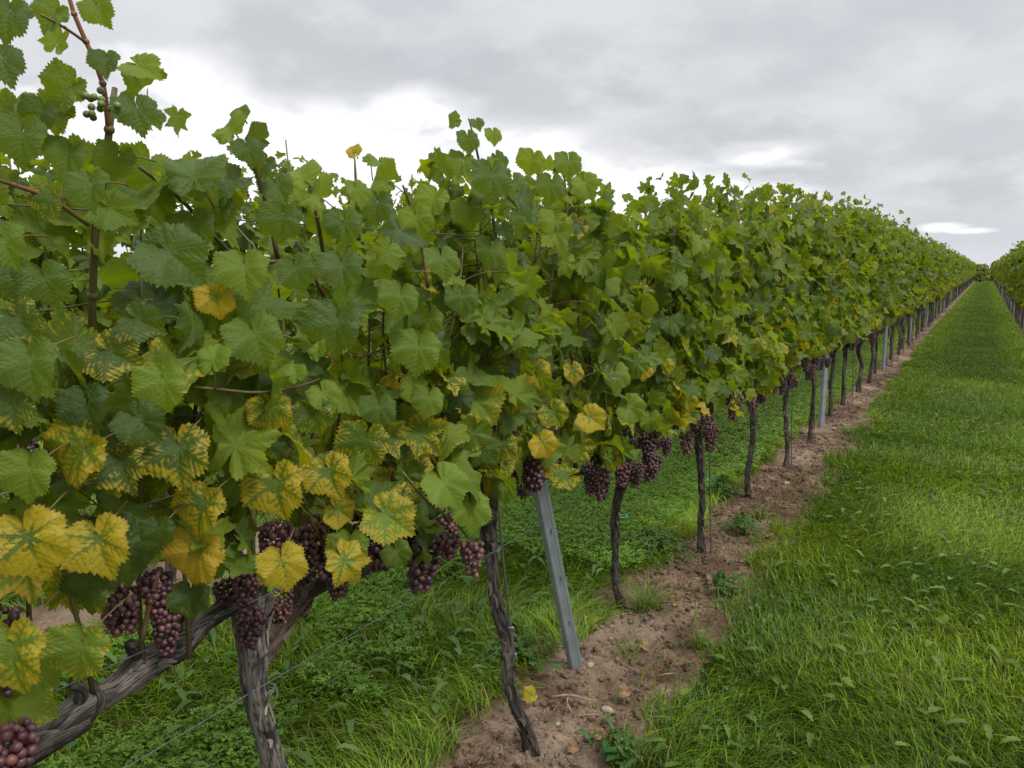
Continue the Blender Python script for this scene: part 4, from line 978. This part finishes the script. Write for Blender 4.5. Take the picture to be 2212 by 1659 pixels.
r = np.random.default_rng(2024)
GA, GB = (.064, .132, .006), (.20, .285, .016)
def field(n, x0, x1, y0, y1, h, w, bend=(.2, 1.3), **k):
    x, y = sample(n, x0, x1, y0, y1, r); ok = soil_mask(x, y, r) & wedge(x, y); x, y = x[ok], y[ok]
    m_ = len(x); hv = h * r.uniform(.55, 1.2, m_) * (1 + (.6 * vnoise(LG, (x + 9) * 1.7, (y + 9) * 1.7) - .3) * np.clip(8 / np.maximum(y, 1), .1, 1))
    return blades('g', x, y, hv, w * r.uniform(.7, 1.3, m_), r.uniform(*bend, m_), r, k.get('a', GA), k.get('b', GB), comb=k.get('comb', 1.0), yellowish=k.get('ye', .05))
path_parts = [field(95000, -1.05, 1.9, 1.2, 5.2, .078, .0038, comb=.6), field(85000, -1.05, 1.9, 5.2, 12, .078, .0055, comb=.6), field(90000, -1.0, .9, 12, 30, .075, .010), field(60000, -1.0, .9, 30, 105, .07, .026)]
stuff('grass_path', path_parts, 'long fresh green grass of the path between the two rows')
x, y = sample(1100, -.85, 1.6, 1.4, 14, r); ok = soil_mask(x, y, r) & (vnoise(LG, (x + 4) * 1.1, (y + 4) * .9) > .42)
weeds = [broad(x[ok], y[ok], r, .085, .028, (.075, .145, .018), (.14, .215, .04), .45)]
x, y = sample(9000, -.95, 1.6, 1.4, 9, r); ok = soil_mask(x, y, r) & (vnoise(LG, (x + 14) * 1.9, (y + 4) * 1.9) > .55); weeds.append(trefoils(x[ok], y[ok], r, .07, .010, (.05, .13, .03), (.09, .18, .05)))
stuff('path_weeds', weeds, 'broad dandelion and clover leaves among the path grass')

alley = [field(70000, -2.95, -1.25, .4, 6.5, .10, .0040, ye=.08, a=(.10, .190, .010), b=(.24, .34, .030)), field(50000, -2.95, -1.3, 6.5, 16, .085, .006, a=(.10, .175, .012), b=(.22, .30, .035)), field(30000, -2.95, -1.3, 16, 60, .08, .016, a=(.10, .175, .012), b=(.22, .30, .035)),
         field(45000, -5.2, -3.4, .4, 12, .085, .006), field(30000, -12, -5.2, .4, 20, .09, .014)]
stuff('alley_grass', alley, 'paler grass between the front row and the row behind')
x, y = sample(60000, -2.95, -1.12, .3, 5.4, r)
nz = vnoise(LG, (x + 33) * 1.8, (y + 33) * 1.5); ok = ((np.abs(x + 1.09) > .30 * (.15 + .9 * vnoise(LG, (x + 20) * 3.0, (y + 20) * 1.6) + .4 * vnoise(LG, (x + 20) * 8, (y + 20) * 7))) & (nz + .25 * vnoise(LG, (x + 3) * 7, (y + 3) * 7) > .58)) & (x < -1.12)
x, y = x[ok], y[ok]
clov = [trefoils(x, y, r, .085, .0115, (.075, .170, .014), (.18, .30, .035))]
x, y = sample(30000, -2.95, -1.3, 5.4, 14, r); ok = soil_mask(x, y, r); clov.append(trefoils(x[ok], y[ok], r, .08, .018, (.085, .165, .018), (.19, .28, .040)))
x, y = sample(900, -2.9, -1.4, .4, 8, r); ok = soil_mask(x, y, r); clov.append(broad(x[ok], y[ok], r, .10, .024, (.06, .14, .03), (.11, .19, .05), .8))
stuff('clover', clov, 'low clover and herb leaves under the vines')

# dark leafy weed clumps beside the slim trunk and along the strip
def clump(label, cx, cy, rad, n, seed):
    r2 = np.random.default_rng(seed); a = r2.uniform(0, 6.28, n); q = rad * np.abs(r2.normal(0, .6, n)); x, y = cx + np.cos(a) * q, cy + np.sin(a) * q
    V, Q, T, C = trefoils(x, y, r2, .10, .015, (.034, .085, .012), (.085, .155, .022)); V = V.reshape(-1, 3); V[:, 2] *= np.clip(1.15 - .55 * np.hypot(V[:, 0] - cx, V[:, 1] - cy) / rad, .35, 1.3)
    b = broad(cx + r2.normal(0, rad * .5, 12), cy + r2.normal(0, rad * .5, 12), r2, .09, .02, (.04, .12, .03), (.07, .15, .04), .9)
    g = Geo(); g.add(V - [cx, cy, 0], Q, None, C)
    for k in range(0, len(V), 18):
        e = V[k] - [cx, cy, 0]; s0 = np.array([e[0] * .25, e[1] * .25, 0]); pw = np.array([-e[1], e[0], 0]); pw = pw / (np.linalg.norm(pw) + 1e-6) * .0009
        md = s0 * .4 + e * .6 + [0, 0, .02]; g.add([np.zeros(3) - pw, np.zeros(3) + pw, md - pw, md + pw, e - pw, e + pw], [[0, 1, 3, 2], [2, 3, 5, 4]], None, np.tile([.09, .15, .03], (6, 1)))
    g.add(b[0] - [cx, cy, 0], b[1], None, b[3]); o = obj('weed_clump', g.mesh('weed_clump', attr='gc'), M_grass); o.location = (cx, cy, .01); tag(o, label, 'weed', 'leafy weed clumps'); return o
clump('dark green weed clump left of the slim straight trunk', -1.42, 3.72, .24, 700, 1)
clump('low weed clump right behind the foot of the slim straight trunk', -1.06, 4.25, .12, 160, 2)
clump('small weed clump at the edge of the soil in front of the slim trunk', -.92, 3.35, .06, 50, 3)
clump('weed clump on the soil under the leaning post', -1.42, 2.35, .15, 260, 4)
clump('weed clump at the bottom of the frame right of the twisting trunk', -.84, 2.0, .07, 60, 5)
clump('weed clump at the foot of the wavy trunk', -1.36, 4.9, .14, 260, 6)

def tuft(label, cx, cy, rad, n, h, seed):
    r2 = np.random.default_rng(seed); a = r2.uniform(0, 6.28, n); q = rad * np.sqrt(r2.random(n)) * .5
    V, Q, T, C = blades('t', cx + np.cos(a) * q, cy + np.sin(a) * q, h * r2.uniform(.5, 1.1, n), r2.uniform(.002, .004, n), r2.uniform(.5, 1.4, n), r2, GA, GB, comb=0)
    g = Geo(); g.add(V - [cx, cy, 0], Q, T, C); o = obj('grass_tuft', g.mesh('grass_tuft', attr='gc'), M_grass); o.location = (cx, cy, .005); tag(o, label, 'grass tuft', 'grass tufts on the soil'); return o
tuft('long grass tuft at the foot of the trunk right of the leaning post', -1.15, 3.02, .12, 150, .17, 1)
tuft('thin grass tuft on the soil right of the leaning post foot', -1.06, 2.60, .08, 40, .10, 2)
tuft('small tuft on the mound beyond the slim trunk', -1.05, 4.6, .08, 60, .1, 3)
tuft('tuft left of the twisting trunk near the bottom of the frame', -1.3, 1.75, .10, 60, .1, 4)

# stones, fallen leaves, twigs and crumbs on the soil
LABS = ['pale stone just right of the leaning post foot', 'flat pale stone on the soil in front of the leaning post', 'angular little stone in front of the leaning post, below the flat pale one', 'white pebble up the mound right of the leaning post', 'pale pebble beyond the leaning post on the right side', 'buff stone by the foot of the second steel post', 'white stone near the trunk second before the second post', 'small stone on the soil between slim and wavy trunk', 'pebble on the soil edge right of the slim trunk', 'pale stone beside the third steel post']
for i, (p, s) in enumerate([((1275, 1440), .018), ((1310, 1520), .022), ((1205, 1560), .012), ((1320, 1385), .010), ((1320, 1355), .013), ((1800, 930), .030), ((1700, 1048), .024), ((1560, 1150), .016), ((1600, 1215), .014), ((1932, 790), .04)]):
    d = FW * F0 + RT * (p[0] - W0 / 2) - UP * (p[1] - H0 / 2); q = CAM + d * (.03 - 1.5) / d[2]
    r2 = np.random.default_rng(i); V0, T0 = ICO[2]; V = V0 * (1 + .18 * np.sin(V0 @ r2.normal(0, 2.5, 3))[:, None]) * s * r2.uniform(.6, 1.1, 3) * [1, 1, .6]
    o = obj('stone', mesh_np('stone', V, None, T0), M_stone); z = float(soil_h(np.array([q[0]]), np.array([q[1]]), -1.14, .4)[0]); o.location = (q[0], q[1], z + s * .2); tag(o, LABS[i], 'stone', 'stones on the bare soil')
M_dead = simple('dead_leaf', (.16, .085, .04), .8, 0, (.28, .18, .08), 40, .3)
def ground_leaf(label, px, py, s, yel, rnd, ang, young=0):
    d = FW * F0 + RT * (px - W0 / 2) - UP * (py - H0 / 2); q = CAM + d * (.05 - 1.5) / d[2]
    me = leaves_mesh('fallen_leaf', 'hi', [[0, 0, 0]], [[math.cos(ang), math.sin(ang), 0]], [[.35, -.35, 1]], [s], [[yel, rnd, young]], M_leaf)
    if 'brown' in label: me.materials.clear(); me.materials.append(M_dead)
    o = obj('fallen_leaf', me); o.location = (q[0], q[1], .06); tag(o, label, 'fallen leaf', 'crumpled brown leaves' if 'crumpled' in label else 'fallen leaves')
ground_leaf('yellow-green fallen vine leaf on the soil right of the twisting trunk', 1148, 1508, .032, .75, .2, 4.0, .9)
ground_leaf('brownish fallen leaf in the weeds left of the twisting trunk', 1030, 1505, .024, .8, .95, 1.0)
ground_leaf('greenish fallen leaf in the weeds behind the leaning post', 1275, 1345, .036, .6, .9, 2.0, .3)
ground_leaf('pale fallen leaf in the grass of the path at lower right', 1830, 1480, .030, .1, .8, .5, .6)
ground_leaf('silvery fallen leaf in the grass at the middle right', 2035, 1345, .030, 0, .5, 2.5, .4)
for k, (px, py, sz) in enumerate([(1390, 1400, .028), (1460, 1310, .024), (1350, 1500, .026), (1290, 1590, .030), (1600, 1130, .026), (1240, 1620, .022), (1530, 1250, .022), (1660, 1160, .026)]):
    ground_leaf('crumpled brown fallen leaf on the bare soil strip', px, py, sz, 1.2, .99, k * 2.1)
for k, (px, py) in enumerate([(1400, 1360), (1330, 1560), (1560, 1190), (1420, 1460), (1700, 1090), (1230, 1500)]):
    d = FW * F0 + RT * (px - W0 / 2) - UP * (py - H0 / 2); q = CAM + d * (.045 - 1.5) / d[2]; r2 = np.random.default_rng(k); a = r2.uniform(0, 6.28); L = r2.uniform(.06, .13)
    g = Geo(); tube(g, [[0, 0, 0, .0022], [L * .5 * math.cos(a), L * .5 * math.sin(a), .008, .0026], [L * math.cos(a + .2), L * math.sin(a + .2), .002, .0016]], seg=7, step=.01, bark=.3, seed=k)
    o = obj('twig', g.mesh('twig'), M_straw); o.location = (q[0], q[1], .045); tag(o, 'thin dry pruned stick lying on the bare soil strip', 'twig', 'dry prunings on the soil')
g = Geo(); tube(g, [[0, 0, 0, .004], [.05, .03, .006, .0045], [.12, .05, .0, .0035]], seg=8, step=.01, bark=.3, seed=4); o = obj('twig', g.mesh('twig'), M_straw); o.location = (-1.16, 2.18, .05); tag(o, 'dry stick on the soil between the twisting trunk and the leaning post', 'twig')
# crumbs of earth, straw and grit: beyond counting
r = np.random.default_rng(9); g = Geo(); n = 9000; V0, T0 = ICO[1]
x = r.normal(-1.10, .17, n); y = 1.0 + r.random(n) ** 1.5 * 11; z = soil_h(x, y, -1.14, .4)
sc = .0025 + .013 * r.random(n) ** 4; rr_ = r.uniform(.55, 1.25, (n, 3))
V = (V0[None] * (1 + .25 * r.normal(0, 1, (n, len(V0), 1))) * (sc[:, None] * rr_)[:, None, :] + np.stack([x, y, z + sc * .3], 1)[:, None, :]).reshape(-1, 3); T = (T0[None] + (np.arange(n) * len(V0))[:, None, None]).reshape(-1, 3)
g.add(V, None, T); o = obj('soil_crumbs', g.mesh('soil_crumbs'), M_soil); o['kind'] = 'stuff'; o['label'] = 'crumbs of brown earth on the bare strip'; o['category'] = 'crumbs'
n = 2600; x = r.normal(-1.10, .22, n); y = 1.0 + r.random(n) ** 1.3 * 12; z = soil_h(x, y, -1.14, .4) + .004; a = r.uniform(0, 6.28, n); L = r.uniform(.01, .05, n); w = r.uniform(.0006, .0014, n)
dx, dy = np.cos(a) * L, np.sin(a) * L; ox, oy = -np.sin(a) * w, np.cos(a) * w; up = r.uniform(-.1, .35, n) * L
V = np.stack([np.stack([x - ox, y - oy, z], 1), np.stack([x + ox, y + oy, z], 1), np.stack([x + ox + dx, y + oy + dy, z + up], 1), np.stack([x - ox + dx, y - oy + dy, z + up], 1)], 1).reshape(-1, 3)
o = obj('straw_litter', mesh_np('straw_litter', V, (np.arange(n) * 4)[:, None] + [0, 1, 2, 3]), M_straw); o['kind'] = 'stuff'; o['label'] = 'bits of dry straw and bark on the bare strip'; o['category'] = 'litter'

# ------------------------------------------------------------------ the far end of the path
def far_bush(label, name, cat, x, y, w, h, n, seed, dark, size=.16, grp=None):
    r = np.random.default_rng(seed); t_ = thing(name, label, cat, (x, y, 0), grp)
    a = r.uniform(0, 6.28, n); q = np.sqrt(r.random(n)); z = r.uniform(.12, 1, n)
    pf = np.clip(1.15 - z ** 2 * .6, .3, 1) if not dark else np.clip(1.1 - z, .1, 1)
    P = np.stack([np.cos(a) * q * w * .5 * pf, np.sin(a) * q * w * .5 * pf, z * h], 1) + r.normal(0, .06, (n, 3))
    N_ = np.stack([np.cos(a), np.sin(a), r.uniform(.2, 1.2, n)], 1); Tp = r.normal(0, 1, (n, 3)) - [0, 0, 1]
    LP = np.stack([np.where(r.random(n) < (.0 if dark else .4), r.uniform(.3, .7, n), 0), r.random(n) * (.1 if dark else 1), r.random(n) * (0 if dark else .3)], 1)
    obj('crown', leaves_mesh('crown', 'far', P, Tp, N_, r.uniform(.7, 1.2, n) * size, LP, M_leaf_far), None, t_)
    g = Geo(); tube(g, [[0, 0, -.1 - .007 * max(0, y - 110), w * .06], [0, 0, h * .5, w * .04], [0, 0, h * .8, w * .02]], seg=8, step=.3, bark=.3, seed=seed); obj('trunk', g.mesh('trunk'), M_bark, t_)
far_bush('yellowish leafy vine clump closing the far end of the grass path, left of two', 'shrub', 'shrub', -.55, 107.5, 2.2, 2.0, 900, 1, False)
far_bush('greener leafy vine clump closing the far end of the grass path, right of two', 'shrub', 'shrub', 1.2, 109, 2.4, 1.75, 900, 2, False)
far_bush('dark conifer top peeping over the far end of the path', 'conifer', 'tree', 1.3, 170, 2.4, 2.7, 1200, 3, True, .3)
far_bush('small dark tree left of the conifer at the far end of the path', 'tree', 'tree', -.8, 165, 3.0, 2.1, 1000, 4, True, .3)
